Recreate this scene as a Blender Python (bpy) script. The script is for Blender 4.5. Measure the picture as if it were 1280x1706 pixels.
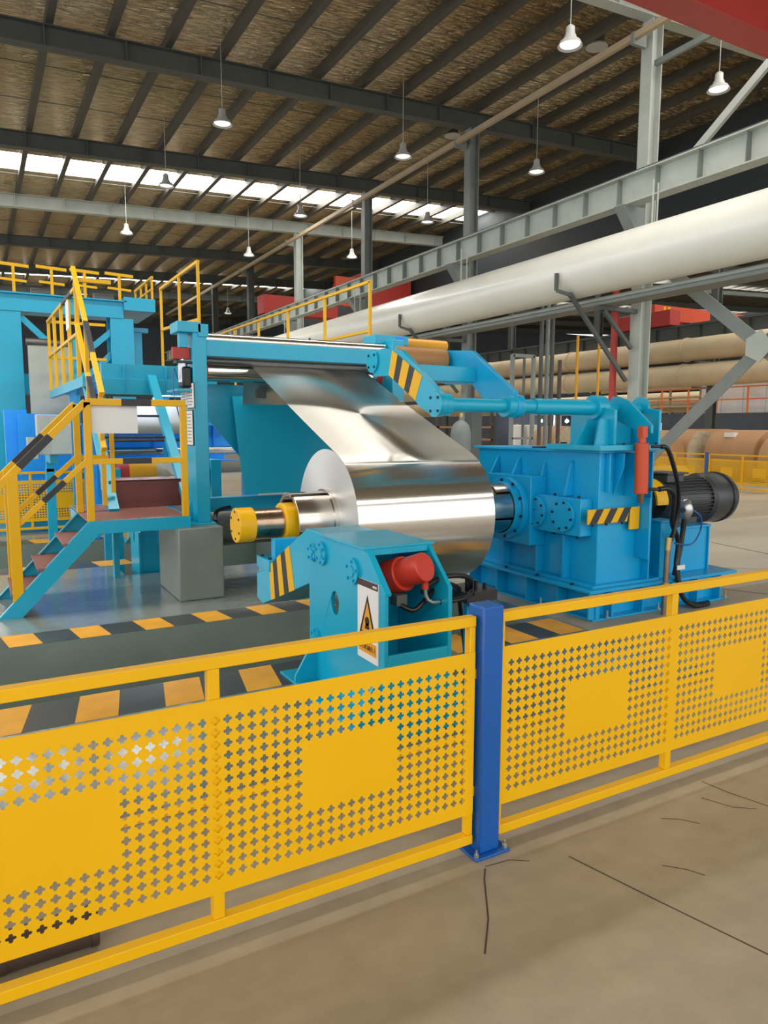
import bpy, bmesh, math, random
from mathutils import Vector, Matrix
random.seed(7)
for o in list(bpy.data.objects): bpy.data.objects.remove(o, do_unlink=True)
S = bpy.context.scene; COL = S.collection
PI = math.pi
# ------------------------------------------------------------------ camera
FPX = 1205.0
PITCH = math.atan(142/FPX); YAW = math.radians(29.34); ROLL = math.radians(0.15)
fw = Vector((math.sin(YAW)*math.cos(PITCH), math.cos(YAW)*math.cos(PITCH), -math.sin(PITCH)))
r0 = Vector((math.cos(YAW), -math.sin(YAW), 0)); u0 = r0.cross(fw)
rt = r0*math.cos(ROLL)+u0*math.sin(ROLL); up = -r0*math.sin(ROLL)+u0*math.cos(ROLL)
cd = bpy.data.cameras.new('camera'); cam = bpy.data.objects.new('camera', cd); COL.objects.link(cam)
cam.matrix_world = Matrix(((rt.x, up.x, -fw.x, 0), (rt.y, up.y, -fw.y, 0), (rt.z, up.z, -fw.z, 1.65), (0, 0, 0, 1)))
cd.sensor_fit = 'VERTICAL'; cd.sensor_height = 36.0; cd.lens = 36.0*FPX/1706.0; cd.clip_start = .05; cd.clip_end = 300
S.camera = cam
# ------------------------------------------------------------------ world, exposure
w = bpy.data.worlds.new('world'); S.world = w; w.use_nodes = True
w.node_tree.nodes['Background'].inputs[0].default_value = (.93, .97, 1, 1)
w.node_tree.nodes['Background'].inputs[1].default_value = 1.55
SKYLIGHT = 9.0
vs = S.view_settings; vs.view_transform = 'Standard'; vs.look = 'None'; vs.gamma = 1; vs.exposure = 0.42; vs.use_curve_mapping = False

# ------------------------------------------------------------------ materials
def srgb(r, g, b):
    f = lambda c: (c/255/12.92 if c/255 <= .04045 else ((c/255+.055)/1.055)**2.4)
    return (f(r), f(g), f(b), 1)
def mat(name, rgb, rough=.45, metal=0.0, var=.10, scale=3.0, bump=0.0, bscale=60., coat=0.0, spec=.5, aniso=0.0, arot=0.0, emit=0.0):
    m = bpy.data.materials.new(name); m.use_nodes = True; n = m.node_tree.nodes; l = m.node_tree.links
    p = n['Principled BSDF']; c = srgb(*rgb)
    p.inputs['Base Color'].default_value = c; p.inputs['Roughness'].default_value = rough; p.inputs['Metallic'].default_value = metal
    p.inputs['Specular IOR Level'].default_value = spec
    if coat: p.inputs['Coat Weight'].default_value = coat; p.inputs['Coat Roughness'].default_value = .12
    if emit: p.inputs['Emission Color'].default_value = c; p.inputs['Emission Strength'].default_value = emit
    tc = n.new('ShaderNodeTexCoord')
    if var:
        t = n.new('ShaderNodeTexNoise'); t.inputs['Scale'].default_value = scale; t.inputs['Detail'].default_value = 5
        l.new(tc.outputs['Object'], t.inputs['Vector'])
        r = n.new('ShaderNodeMapRange'); r.inputs['From Min'].default_value = .3; r.inputs['From Max'].default_value = .7
        r.inputs['To Min'].default_value = 1-var; r.inputs['To Max'].default_value = 1+var*.6
        l.new(t.outputs['Fac'], r.inputs['Value'])
        x = n.new('ShaderNodeMix'); x.data_type = 'RGBA'; x.blend_type = 'MULTIPLY'; x.inputs[0].default_value = 1
        x.inputs[6].default_value = c; l.new(r.outputs[0], x.inputs[7]); l.new(x.outputs[2], p.inputs['Base Color'])
        r2 = n.new('ShaderNodeMapRange'); r2.inputs['To Min'].default_value = rough*.85; r2.inputs['To Max'].default_value = min(1, rough*1.15)
        l.new(t.outputs['Fac'], r2.inputs['Value']); l.new(r2.outputs[0], p.inputs['Roughness'])
    if bump:
        t2 = n.new('ShaderNodeTexNoise'); t2.inputs['Scale'].default_value = bscale; t2.inputs['Detail'].default_value = 3
        l.new(tc.outputs['Object'], t2.inputs['Vector'])
        b = n.new('ShaderNodeBump'); b.inputs['Strength'].default_value = bump; b.inputs['Distance'].default_value = .01
        l.new(t2.outputs['Fac'], b.inputs['Height']); l.new(b.outputs[0], p.inputs['Normal'])
    if aniso:
        p.inputs['Anisotropic'].default_value = aniso; p.inputs['Anisotropic Rotation'].default_value = arot
        tg = n.new('ShaderNodeTangent'); tg.direction_type = 'RADIAL'; tg.axis = 'X'; l.new(tg.outputs[0], p.inputs['Tangent'])
    return m
M = {}
M['blue'] = mat('cyan_machine_paint', (8, 168, 203), .34, var=.06, scale=2.0, coat=.12)
M['blue_d'] = mat('deep_cyan_paint', (2, 160, 214), .36, var=.07, scale=2.0, coat=.12)
M['azure'] = mat('azure_with_light', (16, 152, 246), .4, var=.08)  # strong light on the far machinery is put into this saturated blue
M['yellow'] = mat('yellow_paint', (236, 178, 2), .42, var=.05, scale=1.5, spec=.35)
M['amber'] = mat('amber_paint', (226, 160, 16), .42, var=.08)
M['navy'] = mat('navy_post_paint', (0, 84, 164), .38, var=.06, coat=.2)
M['black'] = mat('black_paint', (44, 44, 46), .5, var=.15, scale=8)
M['rubber'] = mat('black_rubber', (18, 19, 20), .42, var=.1)
M['red'] = mat('red_cylinder_paint', (206, 56, 36), .4, var=.08, coat=.15)
M['orange'] = mat('orange_paint', (206, 74, 34), .42, var=.08)
M['rail_or'] = mat('pale_orange_paint', (236, 128, 70), .5, var=.06)
M['crane_red'] = mat('crane_red_paint', (176, 52, 42), .5, var=.08)
M['steel'] = mat('bright_steel', (205, 200, 192), .22, 1.0, var=.08, scale=6)
M['worn_steel'] = mat('worn_brown_steel', (176, 150, 128), .28, 1.0, var=.18, scale=7)
M['chrome'] = mat('chrome_roll', (215, 212, 205), .12, 1.0, var=.03)
M['dark_steel'] = mat('dark_steel', (128, 124, 120), .42, .8, var=.15, scale=5)
M['alu'] = mat('aluminium_strip', (236, 232, 224), .31, .96, var=0, aniso=.92, arot=.25)
M['alu_body'] = mat('aluminium_coil_face', (236, 231, 222), .21, .98, var=0, aniso=.95, arot=.25)
M['alu_edge'] = mat('aluminium_coil_edge', (232, 230, 228), .42, .75, var=.03, scale=3, aniso=.6)
M['motor'] = mat('motor_dark_paint', (60, 63, 64), .4, var=.1, scale=5)
M['grey_l'] = mat('pale_grey_steel_paint', (178, 184, 176), .5, var=.08)
M['grey_m'] = mat('grey_steel_paint', (128, 134, 130), .5, var=.1)
M['grey_d'] = mat('dark_grey_steel_paint', (84, 88, 86), .5, var=.12)
M['rafter'] = mat('rafter_paint', (80, 84, 80), .55, var=.12)
M['purlin'] = mat('purlin_paint', (76, 73, 66), .55, var=.12)
M['duct'] = mat('white_duct', (232, 232, 222), .3, var=.04, scale=1.2, coat=.3)
M['beige'] = mat('beige_pipe', (206, 186, 150), .55, var=.14, scale=1.0)
M['kraft'] = mat('kraft_paper', (176, 134, 94), .6, var=.08)
M['kraft_end'] = mat('wrapped_roll_end', (188, 176, 150), .6, var=.2, scale=9)
M['white'] = mat('white_sheet', (232, 230, 226), .45, var=.03)
M['sign_w'] = mat('sign_white', (236, 232, 228), .4, var=.02)
M['sign_br'] = mat('sign_brown', (70, 40, 34), .45, var=.03)
M['sign_or'] = mat('sign_orange', (238, 160, 40), .45, var=.03)
M['sign_bk'] = mat('sign_black', (28, 20, 18), .5, var=.02)
M['print_grey'] = mat('print_grey', (120, 120, 128), .6, var=.05)
M['print_red'] = mat('print_red', (200, 60, 60), .6, var=.05)
M['plate_br'] = mat('red_oxide_chequer_plate', (142, 92, 80), .5, var=.14, scale=6, bump=.5, bscale=45)
M['plate_dk'] = mat('red_oxide_toe_plate', (116, 58, 50), .5, var=.14, scale=6, bump=.4, bscale=45)
M['plinth'] = mat('painted_concrete_plinth', (128, 138, 130), .45, var=.14, scale=2.5, coat=.15)
M['brown_roll'] = mat('brown_rubber_roll', (176, 124, 72), .5, var=.06, scale=3)
M['orange_roll'] = mat('orange_polyurethane_roll', (226, 160, 40), .45, var=.06)
M['clad'] = mat('pale_cladding', (230, 232, 230), .5, var=.06)
M['clad_d'] = mat('dark_cladding', (74, 80, 90), .55, var=.08)
M['fascia'] = mat('dark_fascia', (44, 50, 54), .6, var=.1)
M['glass'] = mat('bright_far_window', (222, 232, 240), .2, var=.05, emit=.6)
M['skylight'] = mat('skylight_sheet', (255, 252, 244), .5, var=0, emit=SKYLIGHT)
M['lamp_on'] = mat('lamp_glow', (255, 250, 240), .5, var=0, emit=1.3)
M['lamp_off'] = mat('lamp_reflector', (176, 176, 172), .35, var=.03)
M['led'] = mat('work_light_glow', (235, 242, 255), .5, var=0, emit=60)
M['tube'] = mat('tube_glow', (232, 242, 255), .5, var=0, emit=30)
M['pit'] = mat('pit_wall_paint', (122, 134, 124), .5, var=.12, scale=2)
M['joint'] = mat('floor_crack', (74, 66, 54), .8, var=.1)
M['stripe_y'] = mat('floor_yellow_paint', (236, 170, 48), .42, var=.14, scale=5)
M['stripe_k'] = mat('floor_black_paint', (70, 74, 74), .35, var=.18, scale=5)
M['brass'] = mat('brass_fitting', (190, 168, 110), .3, .9, var=.1)
M['silver'] = mat('silver_cap', (190, 192, 192), .3, .85, var=.12, scale=12)
M['bag'] = mat('pale_bag', (226, 220, 206), .7, var=.1, scale=5)
M['pipe_rust'] = mat('rusty_dark_pipe', (88, 78, 70), .45, .4, var=.25, scale=6)
M['tan'] = mat('tan_conduit', (176, 156, 128), .55, var=.08)
M['bolt'] = mat('dark_bolt', (40, 46, 54), .4, .5, var=.1)

def concrete(name, c1, c2, rough, stain, coat=0.0, bump=.15):
    m = bpy.data.materials.new(name); m.use_nodes = True; n = m.node_tree.nodes; l = m.node_tree.links
    p = n['Principled BSDF']; tc = n.new('ShaderNodeTexCoord')
    a = n.new('ShaderNodeTexNoise'); a.inputs['Scale'].default_value = .9; a.inputs['Detail'].default_value = 8; a.inputs['Roughness'].default_value = .6
    mp = n.new('ShaderNodeMapping'); mp.inputs['Scale'].default_value = (.45, 1.3, 1); l.new(tc.outputs['Object'], mp.inputs[0]); l.new(mp.outputs[0], a.inputs['Vector'])
    r = n.new('ShaderNodeValToRGB'); r.color_ramp.elements[0].position = .32; r.color_ramp.elements[1].position = .68
    r.color_ramp.elements[0].color = srgb(*c1); r.color_ramp.elements[1].color = srgb(*c2); l.new(a.outputs['Fac'], r.inputs[0])
    b = n.new('ShaderNodeTexNoise'); b.inputs['Scale'].default_value = 9; b.inputs['Detail'].default_value = 8; l.new(tc.outputs['Object'], b.inputs['Vector'])
    q = n.new('ShaderNodeMapRange'); q.inputs['From Min'].default_value = .25; q.inputs['From Max'].default_value = .75
    q.inputs['To Min'].default_value = 1-stain; q.inputs['To Max'].default_value = 1+stain*.5; l.new(b.outputs['Fac'], q.inputs[0])
    x = n.new('ShaderNodeMix'); x.data_type = 'RGBA'; x.blend_type = 'MULTIPLY'; x.inputs[0].default_value = 1
    l.new(r.outputs[0], x.inputs[6]); l.new(q.outputs[0], x.inputs[7]); l.new(x.outputs[2], p.inputs['Base Color'])
    rr = n.new('ShaderNodeMapRange'); rr.inputs['To Min'].default_value = rough*.7; rr.inputs['To Max'].default_value = rough*1.3
    l.new(b.outputs['Fac'], rr.inputs[0]); l.new(rr.outputs[0], p.inputs['Roughness'])
    if coat: p.inputs['Coat Weight'].default_value = coat; p.inputs['Coat Roughness'].default_value = .12
    bp = n.new('ShaderNodeBump'); bp.inputs['Strength'].default_value = bump; bp.inputs['Distance'].default_value = .01
    l.new(b.outputs['Fac'], bp.inputs['Height']); l.new(bp.outputs[0], p.inputs['Normal'])
    return m
M['floor'] = concrete('tan_concrete_floor', (148, 135, 112), (180, 168, 145), .5, .12)
M['floor_g'] = concrete('grey_green_painted_floor', (116, 124, 118), (146, 153, 147), .2, .10, coat=.6, bump=.3)
M['floor_p'] = concrete('pale_concrete_floor', (168, 160, 142), (190, 183, 166), .4, .08)

def foil():
    m = bpy.data.materials.new('wrinkled_foil_insulation'); m.use_nodes = True; n = m.node_tree.nodes; l = m.node_tree.links
    p = n['Principled BSDF']; tc = n.new('ShaderNodeTexCoord')
    p.inputs['Metallic'].default_value = .88
    mp = n.new('ShaderNodeMapping'); mp.inputs['Scale'].default_value = (1.6, 8.0, 1); l.new(tc.outputs['Object'], mp.inputs[0])
    a = n.new('ShaderNodeTexNoise'); a.inputs['Scale'].default_value = 1.3; a.inputs['Detail'].default_value = 6; a.inputs['Roughness'].default_value = .58; a.inputs['Distortion'].default_value = .9; l.new(mp.outputs[0], a.inputs['Vector'])
    b = n.new('ShaderNodeTexNoise'); b.inputs['Scale'].default_value = .28; b.inputs['Detail'].default_value = 4; l.new(tc.outputs['Object'], b.inputs['Vector'])
    r = n.new('ShaderNodeValToRGB'); r.color_ramp.elements[0].position = .3; r.color_ramp.elements[1].position = .72
    r.color_ramp.elements[0].color = srgb(206, 176, 126); r.color_ramp.elements[1].color = srgb(248, 230, 190); l.new(b.outputs['Fac'], r.inputs[0])  # gold tones put the floor's reflection into the foil colour
    l.new(r.outputs[0], p.inputs['Base Color']); p.inputs['Roughness'].default_value = .2
    bp = n.new('ShaderNodeBump'); bp.inputs['Strength'].default_value = 1.0; bp.inputs['Distance'].default_value = .38
    l.new(a.outputs['Fac'], bp.inputs['Height']); l.new(bp.outputs[0], p.inputs['Normal'])
    return m
M['foil'] = foil()

# ------------------------------------------------------------------ mesh helpers
ORG = {}
def set_tags(o, label=None, cat=None, group=None, kind=None):
    if label: o['label'] = label
    if cat: o['category'] = cat
    if group: o['group'] = group
    if kind: o['kind'] = kind
    return o
def thing(name, label, cat, loc=(0, 0, 0), group=None, kind=None):
    o = bpy.data.objects.new(name, None); COL.objects.link(o); o.location = loc; o.empty_display_size = .1
    ORG[o.name] = Vector(loc); return set_tags(o, label, cat, group, kind)
class MB:
    def __init__(s): s.v = []; s.f = []; s.mi = []; s.cur = 0
    def add(s, vs, fs):
        k = len(s.v); s.v += [Vector(p) for p in vs]; s.f += [tuple(i+k for i in f) for f in fs]; s.mi += [s.cur]*len(fs); return s
    def box(s, x0, x1, y0, y1, z0, z1):
        return s.add([(x0, y0, z0), (x1, y0, z0), (x1, y1, z0), (x0, y1, z0), (x0, y0, z1), (x1, y0, z1), (x1, y1, z1), (x0, y1, z1)],
                     [(0, 3, 2, 1), (4, 5, 6, 7), (0, 1, 5, 4), (1, 2, 6, 5), (2, 3, 7, 6), (3, 0, 4, 7)])
    def prism(s, pts, a, b, axis):
        def P(p, t):
            return (t, p[0], p[1]) if axis == 'x' else (p[0], t, p[1]) if axis == 'y' else (p[0], p[1], t)
        n = len(pts)
        return s.add([P(p, a) for p in pts]+[P(p, b) for p in pts],
                     [tuple(range(n))[::-1], tuple(range(n, 2*n))]+[(i, (i+1) % n, n+(i+1) % n, n+i) for i in range(n)])
    def cyl(s, p0, p1, r, n=24, r2=None, caps=True):
        p0 = Vector(p0); p1 = Vector(p1); d = (p1-p0).normalized(); r2 = r if r2 is None else r2
        e = d.orthogonal().normalized(); g = d.cross(e)
        A = [(e*math.cos(2*PI*i/n)+g*math.sin(2*PI*i/n)) for i in range(n)]
        fs = [(i, (i+1) % n, n+(i+1) % n, n+i) for i in range(n)]
        if caps: fs += [tuple(range(n))[::-1], tuple(range(n, 2*n))]
        return s.add([p0+q*r for q in A]+[p1+q*r2 for q in A], fs)
    def lathe(s, prof, c, axis='x', n=48, a0=0, a1=2*PI):
        """prof: (along, radius); closed profile ring when first==last"""
        full = abs(a1-a0-2*PI) < 1e-6; m = n if full else n+1; k = len(prof); vs = []
        for i in range(m):
            t = a0+(a1-a0)*i/n; cc, ss = math.cos(t), math.sin(t)
            for (u, r) in prof:
                vs.append((c[0]+u, c[1]+r*cc, c[2]+r*ss) if axis == 'x' else (c[0]+r*cc, c[1]+u, c[2]+r*ss) if axis == 'y' else (c[0]+r*cc, c[1]+r*ss, c[2]+u))
        fs = []
        for i in range(n):
            j = (i+1) % m
            for q in range(k-1): fs.append((i*k+q, j*k+q, j*k+q+1, i*k+q+1))
        return s.add(vs, fs)
    def beam(s, p0, p1, wd, ht=None, upv=(0, 0, 1)):
        ht = wd if ht is None else ht
        p0 = Vector(p0); p1 = Vector(p1); d = (p1-p0).normalized(); u = Vector(upv)
        if abs(d.dot(u)) > .99: u = Vector((0, 1, 0))
        a = d.cross(u).normalized()*wd/2; b = a.cross(d).normalized()*ht/2
        vs = [p+q for p in (p0, p1) for q in (-a-b, a-b, a+b, -a+b)]
        return s.add(vs, [(3, 2, 1, 0), (4, 5, 6, 7), (0, 1, 5, 4), (1, 2, 6, 5), (2, 3, 7, 6), (3, 0, 4, 7)])
    def tube(s, path, r, n=8):
        P = [Vector(p) for p in path]; k = len(P); rings = []
        t0 = (P[1]-P[0]).normalized(); e = t0.orthogonal().normalized()
        for i in range(k):
            t = ((P[min(i+1, k-1)]-P[max(i-1, 0)])).normalized(); e = (e-t*e.dot(t)).normalized(); g = t.cross(e)
            rings.append([P[i]+(e*math.cos(2*PI*j/n)+g*math.sin(2*PI*j/n))*r for j in range(n)])
        fs = [(i*n+j, i*n+(j+1) % n, (i+1)*n+(j+1) % n, (i+1)*n+j) for i in range(k-1) for j in range(n)]
        fs += [tuple(range(n))[::-1], tuple(range((k-1)*n, k*n))]
        return s.add([q for R in rings for q in R], fs)
    def sphere(s, c, r, n=16, m=10, sc=(1, 1, 1)):
        vs = [(c[0]+r*sc[0]*math.sin(PI*i/m)*math.cos(2*PI*j/n), c[1]+r*sc[1]*math.sin(PI*i/m)*math.sin(2*PI*j/n), c[2]+r*sc[2]*math.cos(PI*i/m)) for i in range(m+1) for j in range(n)]
        return s.add(vs, [(i*n+j, (i+1)*n+j, (i+1)*n+(j+1) % n, i*n+(j+1) % n) for i in range(m) for j in range(n)])
    def rings(s, axis): pass
    def build(s, name, m, parent=None, bevel=0, smooth=True, fix=True, org=None, **tags):
        o0 = ORG[parent.name] if parent else (Vector(org) if org else Vector((0, 0, 0)))
        me = bpy.data.meshes.new(name); me.from_pydata([tuple(p-o0) for p in s.v], [], s.f)
        for q in (m if isinstance(m, (list, tuple)) else [m]): me.materials.append(M[q] if isinstance(q, str) else q)
        if any(s.mi): me.polygons.foreach_set('material_index', s.mi)
        if fix:
            bm = bmesh.new(); bm.from_mesh(me); bmesh.ops.remove_doubles(bm, verts=bm.verts, dist=1e-6); bmesh.ops.recalc_face_normals(bm, faces=bm.faces); bm.to_mesh(me); bm.free()
        if smooth:
            me.polygons.foreach_set('use_smooth', [True]*len(me.polygons)); me.set_sharp_from_angle(angle=math.radians(35))
        me.update()
        o = bpy.data.objects.new(name, me); COL.objects.link(o)
        if parent: o.parent = parent; ORG[o.name] = o0
        else: o.location = o0; ORG[o.name] = o0
        if bevel:
            b = o.modifiers.new('bevel', 'BEVEL'); b.width = bevel; b.segments = 2; b.limit_method = 'ANGLE'; b.angle_limit = math.radians(40)
        return set_tags(o, **tags)
def copy_at(o, parent, d):
    c = o.copy(); COL.objects.link(c); c.parent = parent; c.location = Vector(o.location)+Vector(d); ORG[c.name] = ORG[o.name]; return c
def holed(outer, holes, a, b, axis, name, m, parent, bevel=0, **tags):
    """plate with through holes, from a filled 2D curve"""
    cu = bpy.data.curves.new('tmp', 'CURVE'); cu.dimensions = '2D'; cu.fill_mode = 'BOTH'; cu.extrude = abs(b-a)/2
    for pts in [outer]+holes:
        sp = cu.splines.new('POLY'); sp.points.add(len(pts)-1); sp.use_cyclic_u = True
        for i, p in enumerate(pts): sp.points[i].co = (p[0], p[1], 0, 1)
    ob = bpy.data.objects.new('tmp', cu); COL.objects.link(ob); bpy.context.view_layer.update()
    me = bpy.data.meshes.new_from_object(ob.evaluated_get(bpy.context.evaluated_depsgraph_get()))
    c = (a+b)/2; B = MB()
    vs = [((c+v.co.z, v.co.x, v.co.y) if axis == 'x' else (v.co.x, c+v.co.z, v.co.y) if axis == 'y' else (v.co.x, v.co.y, c+v.co.z)) for v in me.vertices]
    B.add(vs, [tuple(p.vertices) for p in me.polygons])
    bpy.data.objects.remove(ob, do_unlink=True); bpy.data.curves.remove(cu); bpy.data.meshes.remove(me)
    return B.build(name, m, parent, bevel=bevel, **tags)
def circ(cx, cy, r, n=24, ry=None): return [(cx+r*math.cos(2*PI*i/n), cy+(ry or r)*math.sin(2*PI*i/n)) for i in range(n)]
def bx(name, m, parent, x0, x1, y0, y1, z0, z1, bevel=.003, **t): return MB().box(x0, x1, y0, y1, z0, z1).build(name, m, parent, bevel=bevel, **t)
def text(body, size, m, name, parent, mw, extrude=.0008):
    cu = bpy.data.curves.new('tmp', 'FONT'); cu.body = body; cu.size = size; cu.align_x = 'CENTER'; cu.align_y = 'CENTER'; cu.extrude = extrude
    ob = bpy.data.objects.new('tmp', cu); COL.objects.link(ob); bpy.context.view_layer.update()
    me = bpy.data.meshes.new_from_object(ob.evaluated_get(bpy.context.evaluated_depsgraph_get()))
    bpy.data.objects.remove(ob, do_unlink=True); bpy.data.curves.remove(cu)
    o0 = ORG[parent.name]; me.transform(Matrix.Translation(-o0) @ mw); me.materials.clear(); me.materials.append(M[m]); me.name = name
    o = bpy.data.objects.new(name, me); COL.objects.link(o); o.parent = parent; ORG[o.name] = o0; return o
def bolts_x(parent, c, R, n, x, r=.012, h=.012, ph=0, name='bolt', m='bolt'):
    for i in range(n):
        t = ph+2*PI*i/n; MB().cyl((x, c[0]+R*math.cos(t), c[1]+R*math.sin(t)), (x-h, c[0]+R*math.cos(t), c[1]+R*math.sin(t)), r, 6).build(name, m, parent)

# ================================================================== FLOOR
PIT1 = (-16, 3.95, 4.64, 5.95); PIT2 = (-16, 3.9, 9.35, 11.2); NOTCH = (1.37, 3.9, 8.3, 9.35); PD = -.75
F = MB()
def slab(x0, x1, y0, y1, mi): F.cur = mi; F.add([(x0, y0, 0), (x1, y0, 0), (x1, y1, 0), (x0, y1, 0)], [(0, 1, 2, 3)])
slab(-16, 66, -16, 2.98, 0); slab(-16, 4.3, 2.98, 4.64, 1); slab(4.3, 66, 2.98, 4.64, 0)
slab(3.95, 4.3, 4.64, 5.95, 1); slab(4.3, 7.2, 4.64, 5.95, 2); slab(7.2, 66, 4.64, 5.95, 2)
slab(-16, 4.3, 5.95, 8.3, 1); slab(4.3, 66, 5.95, 8.3, 2)
slab(-16, 1.37, 8.3, 9.35, 1); slab(3.9, 4.3, 8.3, 9.35, 1); slab(4.3, 66, 8.3, 9.35, 0)
slab(3.9, 4.3, 9.35, 11.2, 1); slab(4.3, 66, 9.35, 11.2, 0); slab(-16, 4.3, 11.2, 20, 1); slab(4.3, 66, 11.2, 20, 0); slab(-16, 66, 20, 63, 0)
F.cur = 3
for (x0, x1, y0, y1) in (PIT1, PIT2):
    F.add([(x0, y0, PD), (x1, y0, PD), (x1, y1, PD), (x0, y1, PD)], [(0, 1, 2, 3)])
    F.add([(x0, y1, PD), (x1, y1, PD), (x1, y1, 0), (x0, y1, 0)], [(0, 1, 2, 3)])
    F.add([(x1, y0, PD), (x1, y1, PD), (x1, y1, 0), (x1, y0, 0)], [(0, 1, 2, 3)])
F.add([(-16, 4.64, PD), (3.95, 4.64, PD), (3.95, 4.64, 0), (-16, 4.64, 0)], [(0, 1, 2, 3)])
F.add([(-16, 9.35, PD), (1.37, 9.35, PD), (1.37, 9.35, 0), (-16, 9.35, 0)], [(0, 1, 2, 3)])
x0, x1, y0, y1 = NOTCH
F.add([(x0, y0, PD), (x1, y0, PD), (x1, y1, PD), (x0, y1, PD)], [(0, 1, 2, 3)])
F.add([(x0, y0, PD), (x1, y0, PD), (x1, y0, 0), (x0, y0, 0)], [(0, 1, 2, 3)])
F.add([(x0, y0, PD), (x0, y1, PD), (x0, y1, 0), (x0, y0, 0)], [(0, 1, 2, 3)])
F.add([(x1, y0, PD), (x1, y1, PD), (x1, y1, 0), (x1, y0, 0)], [(0, 1, 2, 3)])
floor = F.build('floor', ['floor', 'floor_g', 'floor_p', 'pit'], smooth=False, fix=False, kind='structure', label='tan concrete floor with grey painted machine area and two sunken pits')
def stripes(xa, xb, ya, yb, wy, wk, skew, x_start, z=.0015):
    B = MB(); x = x_start; k = 0
    while x < xb:
        wd = wy if k % 2 == 0 else wk
        B.cur = k % 2; B.add([(x, ya, z), (x+wd, ya, z), (x+wd+skew, yb, z), (x+skew, yb, z)], [(0, 1, 2, 3)]); x += wd; k += 1
    B.build('hazard_marking', ['stripe_y', 'stripe_k'], floor, smooth=False, fix=False)
stripes(0, 2.7, 4.22, 4.64, .232, .268, .078, -.606)
stripes(2.9, 4.25, 4.22, 4.64, .27, .23, 0, 3.0)
stripes(0, 3.9, 5.95, 6.29, .23, .267, -.05, -.365)
stripes(0, 1.3, 8.98, 9.35, .40, .45, -.06, -.5)
stripes(0, 3.9, 11.2, 11.6, .45, .5, -.08, -.3)
MB().add([(-2, 2.98, .0012), (4.4, 2.98, .0012), (4.4, 3.06, .0012), (-2, 3.06, .0012)], [(0, 1, 2, 3)]).build('yellow_line', 'stripe_y', floor, smooth=False, fix=False)
def crack(pts, wd=.006):
    B = MB(); k = len(pts)
    for i in range(k-1):
        a = Vector(pts[i]+(0,)); b = Vector(pts[i+1]+(0,)); d = (b-a).normalized(); q = Vector((-d.y, d.x, 0))*wd/2
        B.add([a-q+Vector((0, 0, .001)), b-q+Vector((0, 0, .001)), b+q+Vector((0, 0, .001)), a+q+Vector((0, 0, .001))], [(0, 1, 2, 3)])
    B.build('floor_joint', 'joint', floor, smooth=False, fix=False)

# ================================================================== ROOF
zr = lambda x: 9.62+.045*x
SKY = [(-11.0, -9.4), (7.0, 8.6), (25.0, 26.6), (43.0, 44.6)]
YB, YE = -14, 62
R = MB(); ys = [YB]+[v for s_ in SKY for v in s_]+[YE]
for i in range(0, len(ys), 2):
    for (xa, xb) in ((-12, 19.1), (19.1, 64)):
        R.add([(xa, ys[i], zr(xa)), (xb, ys[i], zr(xb)), (xb, ys[i+1], zr(xb)), (xa, ys[i+1], zr(xa))], [(0, 1, 2, 3)])
ceiling = R.build('ceiling', 'foil', smooth=False, fix=False, kind='structure', label='sloping factory roof lined with wrinkled foil insulation, golden floor reflection in its colour')
PX = [1.7+1.15*k for k in range(-12, 54)]
for k in range(len(PX)-1):
    a, b = PX[k], PX[k+1]
    if 19 < b < 20.5: continue
    for (s0, s1) in SKY:
        if a < -3 and s0 < 20: pass
        MB().add([(a+.02, s0, zr(a)+.02), (b-.02, s0, zr(b)+.02), (b-.02, s1, zr(b)+.02), (a+.02, s1, zr(a)+.02)], [(0, 3, 2, 1)]).build('skylight_panel', 'skylight', ceiling, smooth=False, fix=False)
for k in range(len(PX)-1):
    a, b = PX[k], PX[k+1]
    if a < 19.5: continue
    for (s0, s1) in ((13, 15), (34, 36)):  # extra skylight strips, added only to brighten the second hall
        MB().add([(a+.09, s0, zr(a)-.004), (b-.09, s0, zr(b)-.004), (b-.09, s1, zr(b)-.004), (a+.09, s1, zr(a)-.004)], [(0, 3, 2, 1)]).build('skylight_panel', 'skylight', ceiling, smooth=False, fix=False)
for x in PX:
    if x < -3 or (18.9 < x < 19.4): continue
    z = zr(x)
    prof = [(x-.07, z-.22), (x+.07, z-.22), (x+.07, z-.18), (x+.0, z-.18), (x+.0, z-.03), (x+.07, z-.03), (x+.07, z-.002), (x-.07, z-.002)]
    MB().prism(prof, YB, YE, 'y').build('purlin', 'purlin', ceiling, smooth=False)
RY = [10.6+6*k for k in range(-4, 9)]
def rafter(y, xa, xb, m):
    B = MB()
    for (z0, z1, w_) in ((-.24, -.22, .13), (-.62, -.24, .012), (-.64, -.62, .13)):
        B.prism([(xa, zr(xa)+z0), (xb, zr(xb)+z0), (xb, zr(xb)+z1), (xa, zr(xa)+z1)], y-w_, y+w_, 'y')
    o = B.build('rafter', m, ceiling, smooth=False)
    x = xa+1.2
    while x < min(xb, 19):
        if x > -1: MB().prism([(x-.012, zr(x)-.62), (x+.012, zr(x)-.62), (x+.012, zr(x)-.24), (x-.012, zr(x)-.24)], y-.12, y+.12, 'y').build('stiffener', m, o, smooth=False)
        x += 1.55
for y in RY: rafter(y, -12, 19.1, 'grey_l' if abs(y-10.6) < .1 or abs(y-28.6) < .1 else 'rafter')  # paler paint on the nearest visible rafter stands for light on it
for y in RY: rafter(y, 19.3, 64, 'rafter')
for y in [12.6+6*k+d for k in range(0, 4) for d in (0, 2)]:
    MB().beam((0, y, zr(0)-.12), (19, y, zr(19)-.12), .014).build('sag_rod', 'grey_d', ceiling, smooth=False)
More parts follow.
